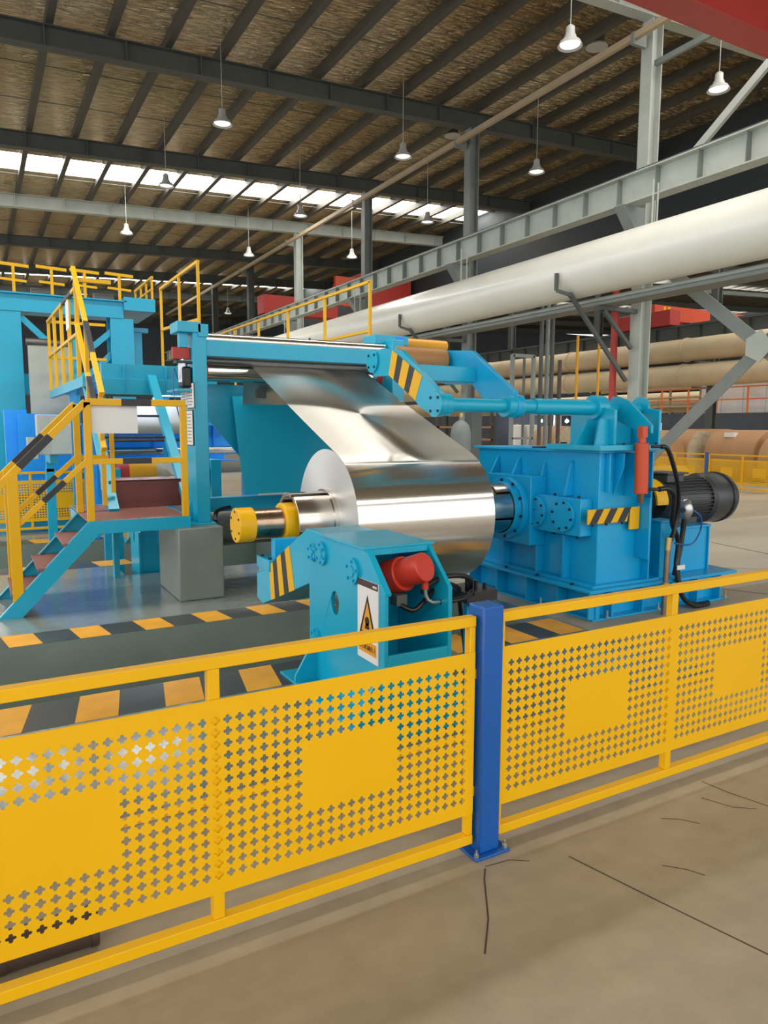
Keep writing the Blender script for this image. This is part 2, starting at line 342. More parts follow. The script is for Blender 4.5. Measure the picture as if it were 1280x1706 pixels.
MB().box(19.1, 19.3, YB, YE, 7.4, zr(19.2)+.05).build('wall_valley', 'fascia', kind='structure', label='dark fascia strip hanging between the two hall roofs', smooth=False)
MB().box(-12, 66, YE, YE+.2, 0, 12).build('wall_far', 'clad_d', kind='structure', label='dark far end wall of the hall', smooth=False)

# ================================================================== FRONT FENCE
PITCHH = .0393
def perforated(x0, x1, z0, z1, y, holes, t=.002):
    """sheet with clover-cross cut-outs; holes = set of (i,j) on grid gx,gz"""
    B = MB(); cells, gx, gz, nx, nz = holes; p = PITCHH/2; wq, r = .0058, .0142
    hx0, hx1 = gx-p, gx+(nx-1)*PITCHH+p; hz0, hz1 = gz-p, gz+(nz-1)*PITCHH+p
    def quad(a, b, c, d):
        for yy in (y, y+t): B.add([(a, yy, c), (b, yy, c), (b, yy, d), (a, yy, d)], [(0, 1, 2, 3) if yy == y else (3, 2, 1, 0)])
    quad(x0, x1, z0, hz0); quad(x0, x1, hz1, z1); quad(x0, hx0, hz0, hz1); quad(hx1, x1, hz0, hz1)
    qd = [(r, 0), (p, 0), (p, p), (0, p), (0, r), (.003, r), (wq, r-.004), (wq, wq), (r-.004, wq), (r, .003)]
    rim = [(r, .003), (r-.004, wq), (wq, wq), (wq, r-.004), (.003, r), (-.003, r), (-wq, r-.004), (-wq, wq), (-r+.004, wq), (-r, .003),
           (-r, -.003), (-r+.004, -wq), (-wq, -wq), (-wq, -r+.004), (-.003, -r), (.003, -r), (wq, -r+.004), (wq, -wq), (r-.004, -wq), (r, -.003)]
    for i in range(nx):
        for j in range(nz):
            cx, cz = gx+i*PITCHH, gz+j*PITCHH
            if (i, j) not in cells: quad(cx-p, cx+p, cz-p, cz+p); continue
            for yy in (y, y+t):
                for sx in (1, -1):
                    for sz in (1, -1):
                        q = [(cx+sx*a, yy, cz+sz*b) for a, b in qd]
                        if (sx*sz > 0) != (yy == y): q = q[::-1]
                        B.add(q, [tuple(range(10))])
            n = len(rim)
            B.add([(cx+a, y, cz+b) for a, b in rim]+[(cx+a, y+t, cz+b) for a, b in rim], [(k, (k+1) % n, n+(k+1) % n, n+k) for k in range(n)])
    return B
def fence_unit(xc, label, centre_holes):
    """two-bay guard fence centred on its middle upright xc"""
    t = thing('guard_fence', label, 'fence', (xc, 2.15, 0), group='yellow guard fence units along the aisle')
    xa, xb = xc-.998, xc+.998
    for nm, z0, z1 in (('top_rail', .908, .947), ('bottom_rail', .042, .08)):
        bx(nm, 'yellow', t, xa, xb, 2.13, 2.17, z0, z1)
    for x, hw in ((xa+.013, .013), (xc, .019), (xb-.013, .013)): bx('upright', 'yellow', t, x-hw, x+hw, 2.133, 2.169, .08, .908)
    cells = set(); 
    for i in range(49):
        for j in range(14):
            if i == 24 and not centre_holes: continue
            k = i if i < 24 else 48-i                      # mirrored: 8 + 9 plain + 7 columns
            if 8 <= k <= 16 and 4 <= j <= 9: continue
            cells.add((i, j))
    perforated(xa+.005, xb-.005, .17, .812, 2.127, (cells, xc-24*PITCHH, .233, 49, 14)).build('perforated_panel', 'yellow', t, smooth=False, fix=False)
    for x in (xa+.0, xb-.0):
        for z in (.25, .72): bx('bracket_tab', 'yellow', t, x-.012, x+.012, 2.14, 2.16, z-.02, z+.02)
    return t
fence_unit(.598, 'yellow perforated guard fence unit left of the blue post', True)
fence_unit(2.708, 'yellow perforated guard fence unit right of the blue post', False)
t = thing('fence_post', 'square blue fence post with bolted foot between the yellow fence units', 'post', (1.655, 2.15, 0))
bx('post', 'navy', t, 1.606, 1.702, 2.10, 2.196, .01, .985, bevel=.006)
bx('base_plate', 'navy', t, 1.572, 1.738, 2.075, 2.222, 0, .011)
for dx in (-.068, .068):
    for dy in (-.058, .058):
        b = MB().cyl((1.655+dx, 2.15+dy, .011), (1.655+dx, 2.15+dy, .024), .011, 6).build('anchor_nut', 'silver', t)
        MB().cyl((1.655+dx, 2.15+dy, .02), (1.655+dx, 2.15+dy, .04), .005, 8).build('anchor_bolt', 'silver', b)
t = thing('steel_pipe', 'dark rusty steel pipe lying on the floor behind the yellow fence', 'pipe', (0, 2.36, 0))
MB().cyl((-.8, 2.33, .062), (.255, 2.33, .062), .06, 20).build('pipe_body', 'pipe_rust', t)
for x in (-.02, .243): MB().cyl((x-.011, 2.33, .062), (x+.011, 2.33, .062), .064, 20).build('pipe_collar', 'pipe_rust', t)

# ================================================================== TAIL SUPPORT STAND
def hazard(poly_fn, n, m0, m1): pass
t = stand = thing('mandrel_support_stand', 'cyan steel stand with red hydraulic cylinder and lowered mandrel support arm', 'machine stand', (2.08, 3.9, 0))
prof = [(3.3, .012), (4.31, .012), (4.31, .70), (4.08, .968), (3.53, .972), (3.3, .755)]
for x, nm in ((1.86, 'side_plate'), (2.275, 'side_plate')):
    holed(prof, [circ(3.92, .577, .055, 24, .075)], x, x+.025, 'x', nm, 'blue', t, bevel=.003)
bx('top_cover', 'blue', t, 1.845, 2.315, 3.515, 4.10, .966, .982)
MB().prism([(3.3, .745), (3.53, .965), (3.53, .985), (3.295, .76)], 1.862, 1.90, 'x').build('edge_trim', 'blue', t)
bx('front_panel', 'blue', t, 1.885, 2.275, 3.3, 3.32, .012, .415)
bx('inner_plate', 'blue', t, 1.885, 2.275, 3.86, 3.88, .012, .95)
bx('front_lip', 'blue', t, 1.885, 2.275, 3.52, 3.54, .93, .967)
bx('base_plate', 'blue', t, 1.70, 2.46, 3.16, 4.45, 0, .014)
for x in (1.86, 2.30):
    sx = -1 if x < 2 else 1
    for y in (3.35, 4.20):
        MB().prism([(x, .014), (x+sx*.15, .014), (x+sx*.15, .05), (x, .30)], y, y+.02, 'y').build('gusset', 'blue', t)
# pivot bosses and pin caps on the side plate
for (y, z, r, bo) in ((3.665, .822, .078, 5), (4.10, .858, .075, 6), (4.24, .845, .06, 5), (4.19, .30, .06, 5)):
    o = MB().cyl((1.86, y, z), (1.842, y, z), r, 28).cyl((1.843, y, z), (1.836, y, z), r*.45, 20).build('pivot_cap', 'blue', t)
    for i in range(bo):
        a = 2*PI*i/bo+.4; MB().cyl((1.845, y+r*.74*math.cos(a), z+r*.74*math.sin(a)), (1.832, y+r*.74*math.cos(a), z+r*.74*math.sin(a)), .010, 6).build('cap_bolt', 'blue_d', o)
# arm
ap = [(4.02, .975), (4.41, .975), (5.24, .552), (5.42, .50), (5.42, .30), (5.29, .272), (4.32, .63), (4.10, .66)]
arm = MB().prism(ap, 1.888, 2.27, 'x').build('support_arm', 'blue', t, bevel=.005)
def on_line(p, q, u): return (p[0]+(q[0]-p[0])*u, p[1]+(q[1]-p[1])*u)
B = MB(); TP = ((4.72, .817), (5.13, .607)); BP = ((4.63, .515), (5.10, .342)); ed = [0, .22, .42, .62, .82, 1.0]
for k in range(5):
    B.cur = k % 2; a, b, c, d = on_line(*TP, ed[k]), on_line(*TP, ed[k+1]), on_line(*BP, ed[k+1]), on_line(*BP, ed[k])
    B.add([(1.886, *a), (1.886, *b), (1.886, *c), (1.886, *d)], [(0, 1, 2, 3)])
B.build('hazard_stripes', ['yellow', 'black'], arm, smooth=False, fix=False)
bx('saddle_block', 'blue', t, 1.90, 2.22, 5.10, 5.40, .50, .60)
MB().prism([(1.93, .60), (2.15, .60), (2.15, .80), (1.93, .80)], 5.12, 5.20, 'y').build('saddle_plate', 'blue_d', t, bevel=.003)
bx('saddle_foot', 'blue', t, 1.875, 1.99, 5.10, 5.38, .56, .645)
for x, y in ((1.90, 5.15), (1.90, 5.32), (2.18, 5.15)): MB().cyl((x, y, .64), (x, y, .66), .014, 6).build('saddle_bolt', 'bolt', t)
# red cylinder in the recess
cy = MB().cyl((2.035, 3.67, .753), (2.155, 3.36, .872), .084, 36).build('hydraulic_cylinder', 'red', t, bevel=.006)
MB().cyl((2.062, 3.635, .766), (2.105, 3.50, .815), .102, 36).build('cylinder_flange', 'red', cy, bevel=.006)
MB().cyl((2.0, 3.80, .70), (2.06, 3.64, .762), .04, 20).build('cylinder_neck', 'dark_steel', cy)
MB().cyl((2.178, 3.40, .80), (2.182, 3.40, .735), .02, 16).build('port_boss', 'red', cy)
MB().tube([(2.182, 3.40, .74), (2.184, 3.40, .70), (2.195, 3.395, .672), (2.22, 3.39, .655), (2.28, 3.385, .652)], .012, 10).build('elbow_fitting', 'silver', cy)
bx('valve_block', 'grey_d', cy, 2.03, 2.10, 3.46, 3.54, .635, .70)
# warning sign on the side plate
sg = bx('warning_sign', 'sign_w', t, 1.852, 1.859, 3.36, 3.60, .345, .80, bevel=0, label='white warning sign with black triangle and orange caption')
bx('sign_header', 'sign_br', sg, 1.8505, 1.852, 3.36, 3.60, .762, .80, bevel=0)
X = 1.8508
MB().prism([(3.385, .49), (3.575, .49), (3.48, .72)], X, 1.852, 'x').build('sign_triangle', 'sign_bk', sg, smooth=False)
MB().prism([(3.412, .507), (3.548, .507), (3.48, .68)], X-.0007, X, 'x').build('sign_triangle_field', 'sign_or', sg, smooth=False)
MB().cyl((X-.0014, 3.48, .57), (X-.0006, 3.48, .57), .026, 20).prism([(3.45, .525), (3.51, .525), (3.495, .56), (3.465, .56)], X-.0014, X-.0006, 'x').build('sign_pictogram', 'sign_bk', sg, smooth=False)
bx('sign_caption_field', 'sign_or', sg, X, 1.852, 3.375, 3.585, .385, .455, bevel=0)
MW = Matrix(((0, 0, -1, X-.0009), (-1, 0, 0, 3.48), (0, 1, 0, .418), (0, 0, 0, 1)))
text('当心机械伤人', .034, 'sign_bk', 'sign_caption', sg, MW, .0004)
MW = Matrix(((0, 0, -1, 1.8498), (-1, 0, 0, 3.40), (0, 1, 0, .778), (0, 0, 0, 1)))
for k in range(4): MB().box(1.8498, 1.8505, 3.372+.012*k, 3.381+.012*k, .773, .785).build('header_mark', 'sign_w', sg, smooth=False)
hs = thing('hydraulic_hoses', 'black hydraulic hoses curving out of the red cylinder stand to the pit', 'hose', (2.4, 3.2, 0))
def bez(pts, n=24):
    pts = [Vector(p) for p in pts]; out = []; k = len(pts)
    for i in range(k-1):
        p0, p1, p2, p3 = pts[max(i-1, 0)], pts[i], pts[i+1], pts[min(i+2, k-1)]
        m = n//(k-1)+1
        for j in range(m+(i == k-2)):
            s = j/m; out.append(.5*((2*p1)+(p2-p0)*s+(2*p0-5*p1+4*p2-p3)*s*s+(3*p1-p0-3*p2+p3)*s**3))
    return out
MB().tube(bez([(2.19, 3.44, .70), (2.22, 3.42, .755), (2.36, 3.42, .79), (2.56, 3.5, .74), (2.68, 3.65, .60), (2.74, 3.75, .3), (2.76, 3.8, .012)], 40), .017, 10).build('hose', 'rubber', hs)
MB().tube(bez([(2.27, 3.385, .652), (2.38, 3.40, .645), (2.52, 3.45, .645), (2.66, 3.6, .62), (2.74, 3.7, .4), (2.80, 3.75, .012)], 40), .015, 10).build('hose', 'rubber', hs)
MB().tube(bez([(2.06, 3.47, .64), (2.12, 3.42, .615), (2.2, 3.43, .66), (2.36, 3.5, .73), (2.55, 3.6, .66), (2.70, 3.8, .55), (2.82, 3.9, .2), (2.84, 3.9, .012)], 40), .015, 10).build('hose', 'rubber', hs)
bx('valve_manifold', 'black', hs, 2.62, 2.86, 3.60, 3.86, .55, .62)
MB().beam((2.70, 3.70, 0), (2.70, 3.70, .55), .04).build('manifold_post', 'blue_d', hs)
for k in range(3): MB().cyl((2.66+.07*k, 3.66, .62), (2.66+.07*k, 3.66, .70-.02*k), .012, 10).build('valve_stem', 'bolt', hs)

# ================================================================== MANDREL AND COIL
AY, AZ, CR = 5.42, .885, .582
CX0, CX1 = 2.5, 3.8
t = thing('aluminium_coil', 'large bright aluminium coil with its strip running up to the rollers', 'metal coil', (3.15, AY, AZ))
nb = 128
MB().lathe([(CX0-3.15, CR), (CX1-3.15, CR)], (3.15, AY, AZ), 'x', nb).build('coil_body', 'alu_body', t, fix=True)
for x, nm in ((CX0, 'coil_edge'), (CX1, 'coil_edge')):
    s_ = .002 if x == CX0 else -.002
    MB().lathe([(x-3.15, CR), (x-3.15, .25)], (3.15, AY, AZ), 'x', nb).build(nm, 'alu_edge', t)
RYC, RZC, RR = 7.36, 2.205, .105
dy, dz = RYC-AY, RZC-AZ; D = math.hypot(dy, dz); ph = math.atan2(dz, dy); be = math.acos((CR+.002-RR)/D); th = ph+be
ta = (AY+(CR+.002)*math.cos(th), AZ+(CR+.002)*math.sin(th)); tb = (RYC+(RR+.001)*math.cos(th), RZC+(RR+.001)*math.sin(th))
path = [(AY+(CR+.002)*math.cos(th+.25*k/4), AZ+(CR+.002)*math.sin(th+.25*k/4)) for k in range(4, 0, -1)]
path += [(ta[0]+(tb[0]-ta[0])*k/24, ta[1]+(tb[1]-ta[1])*k/24-.012*math.sin(PI*k/24)) for k in range(25)]
path += [(RYC+(RR+.001)*math.cos(th-1.75*k/10), RZC+(RR+.001)*math.sin(th-1.75*k/10)) for k in range(1, 11)]
e = path[-1]; path += [(e[0]+.18, e[1]-.9)]
B = MB(); n = len(path)
B.add([(CX0, *p) for p in path]+[(CX1, *p) for p in path], [(i, i+1, n+i+1, n+i) for i in range(n-1)])
o = B.build('strip', 'alu', t, fix=False)
sm = o.modifiers.new('solid', 'SOLIDIFY'); sm.thickness = .0012; sm.offset = 0
t = thing('coil_mandrel', 'expanding steel coil mandrel with yellow end cap and hub', 'mandrel', (2.0, AY, AZ))
ax = lambda x: (x, AY, AZ)
def segs(x0, x1, r, ri, nseg, gap, nm, m):
    for k in range(nseg):
        a0 = .35+2*PI*k/nseg+gap/2; a1 = .35+2*PI*(k+1)/nseg-gap/2; N = 16; B = MB()
        vs = []
        for i in range(N+1):
            a = a0+(a1-a0)*i/N
            for (x, rr) in ((x0, r), (x1, r), (x1, ri), (x0, ri)): vs.append((x, AY+rr*math.cos(a), AZ+rr*math.sin(a)))
        fs = [(4*i+q, 4*(i+1)+q, 4*(i+1)+(q+1) % 4, 4*i+(q+1) % 4) for i in range(N) for q in range(4)]+[(0, 1, 2, 3), (4*N, 4*N+3, 4*N+2, 4*N+1)]
        B.add(vs, fs).build(nm, m, t, bevel=.004)
segs(2.16, 2.60, .24, .205, 4, .22, 'mandrel_segment', 'steel')
segs(3.7, 4.36, .225, .20, 4, .1, 'mandrel_segment', 'steel')
MB().cyl(ax(2.2), ax(4.4), .125, 32).build('mandrel_core', 'dark_steel', t)
MB().cyl(ax(2.09), ax(2.21), .158, 40).build('hub', 'yellow', t, bevel=.01)
MB().cyl(ax(1.85), ax(2.09), .122, 40).build('journal', 'worn_steel', t)
c = MB().cyl(ax(1.72), ax(1.855), .136, 40).build('end_cap', 'yellow', t, bevel=.006)
bolts_x(c, (AY, AZ), .105, 6, 1.722, .011, .006, .5, 'cap_bolt')
MB().lathe([(-.035, .255), (0, .255), (0, .235), (-.035, .235), (-.035, .255)], (2.50, AY, AZ), 'x', 64).build('coil_core_sleeve', 'steel', t)

# ================================================================== GEARBOX
t = thing('gearbox', 'large cyan welded gearbox driving the coil mandrel', 'gearbox', (5.3, 5.2, 0))
g = t
body = bx('housing', 'blue_d', t, 4.6, 5.22, 4.45, 6.15, .29, 1.45, bevel=.006)
bx('lid', 'blue_d', t, 4.56, 5.26, 4.42, 6.2, 1.432, 1.456)
bs = bx('base_top_plate', 'blue_d', t, 4.42, 6.36, 4.33, 6.25, .255, .282)
bx('sole_plate', 'blue_d', t, 4.50, 6.28, 4.37, 6.22, 0, .016)
bx('housing_flange', 'blue_d', t, 4.50, 5.32, 4.38, 6.21, .282, .305)
bx('base_web', 'blue_d', t, 4.60, 6.2, 4.47, 4.485, .016, .255, bevel=0); bx('base_web', 'blue_d', t, 4.60, 4.615, 4.47, 6.15, .016, .255, bevel=0)
bx('base_web', 'blue_d', t, 6.185, 6.2, 4.47, 6.15, .016, .255, bevel=0)
for y in (4.40, 4.78, 5.2, 5.65, 6.1): bx('base_rib', 'blue_d', t, 4.47, 4.6, y-.008, y+.008, .016, .255, bevel=0)
for x in (4.55, 4.74, 5.12, 5.5, 5.86, 6.19): bx('base_rib', 'blue_d', t, x-.008, x+.008, 4.38, 4.47, .016, .255, bevel=0)
for x, y in ((4.66, 4.36), (6.24, 4.36), (4.48, 5.0), (5.3, 4.36)):
    o = MB().cyl((x, y, .016), (x, y, .034), .018, 6).cyl((x, y, .03), (x, y, .085), .009, 8).build('anchor_bolt', 'silver', t)
for y in (4.6, 5.05, 5.5): MB().cyl((4.47, y, .282), (4.47, y, .30), .016, 6).build('flange_bolt', 'bolt', t)
# bearing block, flange
bx('bearing_block', 'blue_d', t, 4.41, 4.6, 5.10, 5.74, .56, 1.20, bevel=.006)
fl = MB().lathe([(-.0, .292), (-.055, .292), (-.055, .25), (-.11, .25), (-.11, .232), (0, .232)], (4.41, AY, AZ), 'x', 64).build('bearing_flange', 'blue_d', t, bevel=.004)
bolts_x(fl, (AY, AZ), .27, 10, 4.356, .015, .014, .2, 'flange_bolt')
MB().lathe([(0, .245), (-.16, .245), (-.16, .232), (0, .232)], (4.30, AY, AZ), 'x', 48, -1.2, PI*.75).build('shaft_guard', 'steel', t)
# wedge gussets on the coil side
for (y, zt, zb, d) in ((5.81, 1.37, 1.19, .11), (5.48, 1.37, 1.19, .11), (5.12, 1.335, 1.045, .10), (4.77, 1.36, 1.05, .10)):
    MB().prism([(4.6, zt), (4.6, zb), (4.6-d, zb), (4.6-d*.25, zt-.02)], y-.014, y+.014, 'y').build('gusset', 'blue_d', t, bevel=.003)
for (y, zt) in ((5.13, .72), (4.78, .70), (5.62, .55)):
    MB().prism([(4.6, .305), (4.6, zt), (4.52, zt), (4.52, .305)], y-.014, y+.014, 'y').build('lower_rib', 'blue_d', t, bevel=.003)
cb = bx('side_cover', 'blue_d', t, 4.465, 4.6, 4.52, 5.30, .715, 1.04, bevel=.006)
for (y, nm) in ((5.085, 'round_cover'), (4.72, 'round_cover')):
    o = MB().cyl((4.465, y, .88), (4.438, y, .88), .143, 40).build(nm, 'blue_d', t, bevel=.003)
    bolts_x(o, (y, .88), .118, 8, 4.439, .012, .011, .2, 'cover_bolt')
    if y > 5: 
        for zz, hh in ((.925, .03), (.875, .03), (.83, .02)):
            MB().lathe([(-.005, hh), (0, hh), (0, hh-.009), (-.005, hh-.009), (-.005, hh)], (4.438, y-.01, zz), 'x', 20).build('cast_mark', 'blue_d', o)
for y in (4.6, 4.9, 5.22):
    for z in (.70, 1.048): MB().cyl((4.52, y, z-.012), (4.52, y, z+.012), .015, 6).build('cover_screw', 'bolt', t)
# hazard strip with drop leg
B = MB(); z0, z1 = .838, .962; xs = 4.448
zz = MB(); zz.box(4.435, 5.05, 4.40, 4.412, z0, z1).box(4.93, 5.05, 4.40, 4.412, .765, z0); hz = zz.build('hazard_plate', 'yellow', t)
B = MB()
for k in range(3):
    a = 4.45+.165*k; B.add([(a, 4.3985, z0), (a+.085, 4.3985, z0), (a+.165, 4.3985, z1), (a+.08, 4.3985, z1)], [(0, 1, 2, 3)])
B.add([(4.925-.03, 4.3985, z0), (4.925, 4.3985, z0), (4.93, 4.3985, z1)], [(0, 1, 2)])
B.build('hazard_stripes', 'black', hz, smooth=False, fix=False)
for x in (4.50, 4.66, 4.85): MB().cyl((x, 4.41, z0-.02), (x, 4.41, z0+.0), .014, 6).build('plate_bolt', 'bolt', t)
# front face panels: recess ribs under the bracket, right-hand side plates
bx('front_rib', 'blue_d', t, 4.90, 4.915, 4.34, 4.45, 1.06, 1.432); bx('front_rib', 'blue_d', t, 4.665, 4.68, 4.40, 4.45, 1.10, 1.432)
MB().prism([(4.45, 1.06), (4.45, 1.43), (4.34, 1.43), (4.34, 1.32)], 4.762, 4.775, 'x').build('front_gusset', 'blue_d', t)
bx('side_column', 'blue_d', t, 5.06, 5.08, 4.30, 4.45, .50, 1.05); bx('side_column', 'blue_d', t, 5.15, 5.17, 4.37, 4.45, .30, 1.44)
bx('filler_cap', 'black', t, 4.6, 4.9, 5.2, 5.32, 1.456, 1.47); MB().cyl((4.7, 5.0, 1.456), (4.7, 5.0, 1.50), .05, 16).cyl((4.7, 5.0, 1.50), (4.7, 5.0, 1.515), .03, 12).build('breather', 'bolt', t)
# shaft bracket on top
bx('bracket_base', 'blue', t, 4.47, 5.30, 4.33, 4.98, 1.456, 1.502, bevel=.004)
def brk(x, w_, top, d0, d1):
    pts = [(d0, 1.502), (d1, 1.502), (d1, 1.80)]+[(4.63+.105*math.cos(a), 1.82+.105*math.sin(a)) for a in [k*PI/10 for k in range(11)]]+[(d0, 1.80)]
    return MB().prism(pts, x, x+w_, 'x').build('bracket_plate', 'blue', t, bevel=.004)
brk(4.70, .03, 0, 4.40, 4.92); brk(5.245, .03, 0, 4.40, 4.92)
MB().cyl((4.66, 4.63, 1.82), (4.78, 4.63, 1.82), .105, 32).build('bracket_boss', 'blue', t, bevel=.004)
MB().prism([(4.47, 1.502), (4.70, 1.502), (4.70, 1.72), (4.64, 1.72)], 4.62, 4.645, 'y').build('bracket_gusset', 'blue', t)
MB().prism([(4.55, 1.502), (4.70, 1.502), (4.70, 1.72), (4.60, 1.72)], 4.46, 4.48, 'y').build('bracket_gusset', 'blue', t)
bx('bracket_tie', 'blue', t, 4.73, 5.235, 4.70, 4.72, 1.502, 1.66)
for x, y in ((4.80, 4.38), (5.05, 4.38), (5.2, 4.38)): MB().cyl((x, y, 1.502), (x, y, 1.52), .016, 6).build('bracket_bolt', 'bolt', t)

# ================================================================== PRESS ROLL ARMS
t = thing('press_roll_arm', 'cyan swing arm frame with hazard stripes holding a brown press roll over the coil', 'press arm', (3.9, 4.63, 1.82))
SY, SZ = 4.63, 1.82
MB().cyl((4.0, SY, SZ), (4.72, SY, SZ), .066, 32).build('pivot_shaft', 'blue', t)
MB().cyl((3.1, SY, SZ), (4.0, SY, SZ), .055, 32).build('arm_shaft', 'blue', t)
MB().cyl((4.7, SY, SZ), (5.28, SY, SZ), .048, 28).build('shaft_end', 'blue', t)
def armplate(x, w_, nm):
    pts = [(SY+.095*math.cos(a), SZ+.095*math.sin(a)) for a in [PI*1.62-PI*1.05*k/10 for k in range(11)]]
    pts += [(4.62, 1.925), (5.16, 2.268), (5.48, 2.312), (5.70, 2.29), (5.73, 2.16), (5.60, 2.085), (5.27, 2.075), (4.86, 1.80)]
    return MB().prism(pts, x, x+w_, 'x').build(nm, 'blue', t, bevel=.005)
a1 = armplate(3.055, .05, 'swing_arm')
pts = [(SY+.1*math.cos(a), SZ+.1*math.sin(a)) for a in [PI*1.68-PI*1.1*k/10 for k in range(11)]]+[(4.60, 1.93), (5.186, 2.306), (5.56, 2.34), (5.68, 2.30), (5.68, 2.06), (5.557, 2.035), (5.178, 2.02), (5.02, 1.90), (4.78, 1.79)]
MB().prism(pts, 3.775, 3.825, 'x').build('swing_arm', 'blue_d', t, bevel=.005)
B = MB(); TP = ((5.30, 2.282), (4.83, 2.048)); BP = ((5.36, 2.082), (4.93, 1.86)); ed = [0, .19, .37, .59, .76, 1.0]
for k in range(5):
    B.cur = k % 2; a, b, c, d = on_line(*TP, ed[k]), on_line(*TP, ed[k+1]), on_line(*BP, ed[k+1]), on_line(*BP, ed[k])
    B.add([(3.0525, *a), (3.0525, *b), (3.0525, *c), (3.0525, *d)], [(0, 1, 2, 3)])
B.build('hazard_stripes', ['yellow', 'black'], a1, smooth=False, fix=False)
for (y, z, r) in ((5.63, 2.215, .098), (SY, SZ, .098)):
    o = MB().cyl((3.055, y, z), (3.035, y, z), r, 36).build('bearing_cap', 'blue', t, bevel=.003)
    bolts_x(o, (y, z), r*.72, 4, 3.036, .012, .008, PI/4, 'cap_bolt')
MB().cyl((3.10, SY, SZ), (3.16, SY, SZ), .088, 32).build('shaft_collar', 'blue', t); MB().cyl((3.70, SY, SZ), (3.86, SY, SZ), .09, 32).build('shaft_collar', 'blue', t)
MB().box(3.1, 3.78, 5.12, 5.26, 2.03, 2.16).build('cross_beam', 'blue', t, bevel=.006)
r_ = MB().cyl((3.26, 5.56, 2.245), (3.74, 5.56, 2.245), .105, 40).build('press_roll', 'brown_roll', t, bevel=.012)
MB().cyl((3.09, 5.56, 2.245), (3.79, 5.56, 2.245), .035, 20).build('roll_shaft', 'dark_steel', r_)
t = thing('lift_cylinder', 'orange-red hydraulic lift cylinder standing against the gearbox front', 'hydraulic cylinder', (4.92, 4.26, 1.0))
MB().cyl((4.905, 4.27, 1.09), (4.895, 4.27, 1.52), .057, 36).build('barrel', 'orange', t, bevel=.006)
MB().cyl((4.895, 4.27, 1.52), (4.893, 4.27, 1.60), .03, 20).build('rod', 'orange', t)
bx('clevis', 'orange', t, 4.865, 4.925, 4.24, 4.30, 1.565, 1.66)
MB().cyl((4.905, 4.27, 1.092), (4.91, 4.27, 1.0), .035, 20, .018).build('tail_eye', 'worn_steel', t)
for z in (1.12, 1.14): MB().lathe([(-.004, .0585), (.004, .0585)], (4.905, 4.27, z), 'z', 36).build('weld_ring', 'orange', t)
for z in (1.13, 1.49): MB().cyl((4.95, 4.22, z), (5.02, 4.18, z), .014, 10).build('port', 'bolt', t)
l = MB().prism([(4.60, 1.92), (4.66, 1.92), (4.74, 1.80), (4.66, 1.73), (4.32, 1.60), (4.22, 1.60), (4.22, 1.67), (4.48, 1.88)], 4.94, 4.965, 'x').build('lift_lever', 'blue', t, bevel=.003)

# ================================================================== MOTOR DRIVE
t = thing('drive_motor', 'dark grey finned electric motor on a cyan pedestal beside the gearbox', 'motor', (6.0, 4.85, .29))
bx('pedestal', 'blue_d', t, 5.62, 6.14, 4.52, 5.30, .282, .70, bevel=.004); bx('pedestal_top', 'blue_d', t, 5.6, 6.17, 4.50, 5.32, .70, .722)
bx('pedestal_rib', 'blue_d', t, 6.14, 6.155, 4.50, 4.60, .282, .70); bx('pedestal_post', 'blue_d', t, 5.36, 5.50, 4.42, 4.55, .282, .80); bx('post_cap', 'blue_d', t, 5.34, 5.53, 4.40, 4.57, .80, .815)
MY, MZ = 4.86, .935
MB().cyl((5.80, MY, MZ), (6.42, MY, MZ), .205, 40).build('stator', 'motor', t)
for k in range(36):
    a = 2*PI*k/36
    if abs(a-PI*1.5) < .35: continue
    MB().beam((5.88, MY+.215*math.cos(a), MZ+.215*math.sin(a)), (6.40, MY+.215*math.cos(a), MZ+.215*math.sin(a)), .008, .03, (0, math.cos(a), math.sin(a))).build('cooling_fin', 'motor', t, smooth=False)
MB().lathe([(0, .225), (.03, .255), (.34, .255), (.40, .22), (.41, 0)], (6.38, MY, MZ), 'x', 48).build('fan_cowl', 'motor', t)
MB().lathe([(-.012, .262), (.012, .262), (.012, .25), (-.012, .25), (-.012, .262)], (6.66, MY, MZ), 'x', 48).build('cowl_band', 'rubber', t)
MB().lathe([(0, .16), (.02, .205), (.06, .205)], (5.76, MY, MZ), 'x', 40).build('end_bell', 'motor', t)
bx('foot', 'motor', t, 5.9, 6.16, 4.66, 4.76, .722, .78); bx('foot', 'motor', t, 5.9, 6.16, 4.96, 5.06, .722, .78)
bx('terminal_box', 'motor', t, 5.78, 6.02, 4.72, 4.98, 1.12, 1.20, bevel=.008); bx('terminal_lid', 'motor', t, 5.75, 6.05, 4.69, 5.01, 1.20, 1.218)
MB().cyl((5.5, MY, MZ), (5.72, MY, MZ), .10, 32).build('pulley', 'rubber', t)
for k in range(6): MB().lathe([(-.008, .105), (.008, .105), (.008, .095), (-.008, .095), (-.008, .105)], (5.53+.03*k, MY, MZ), 'x', 32).build('pulley_groove', 'black', t)
def stadium(y0, z0, r0_, y1, z1, r1, n=14):
    d = math.atan2(z1-z0, y1-y0); L_ = math.hypot(y1-y0, z1-z0); b_ = math.asin((r0_-r1)/L_)
    p = [(y1+r1*math.cos(d-PI/2+b_+(PI-2*b_)*k/n), z1+r1*math.sin(d-PI/2+b_+(PI-2*b_)*k/n)) for k in range(n+1)]
    return p+[(y0+r0_*math.cos(d+PI/2-b_+(PI+2*b_)*k/n), z0+r0_*math.sin(d+PI/2-b_+(PI+2*b_)*k/n)) for k in range(n+1)]
MB().prism(stadium(5.75, .96, .27, 6.5, 1.08, .17), 5.13, 5.25, 'y').build('belt_guard', 'yellow', t, bevel=.006)
MB().lathe([(0, .225), (.15, .225), (.15, .205), (0, .205), (0, .225)], (5.56, MY, MZ), 'x', 40, .5, PI*1.02).build('guard_band', 'yellow', t)
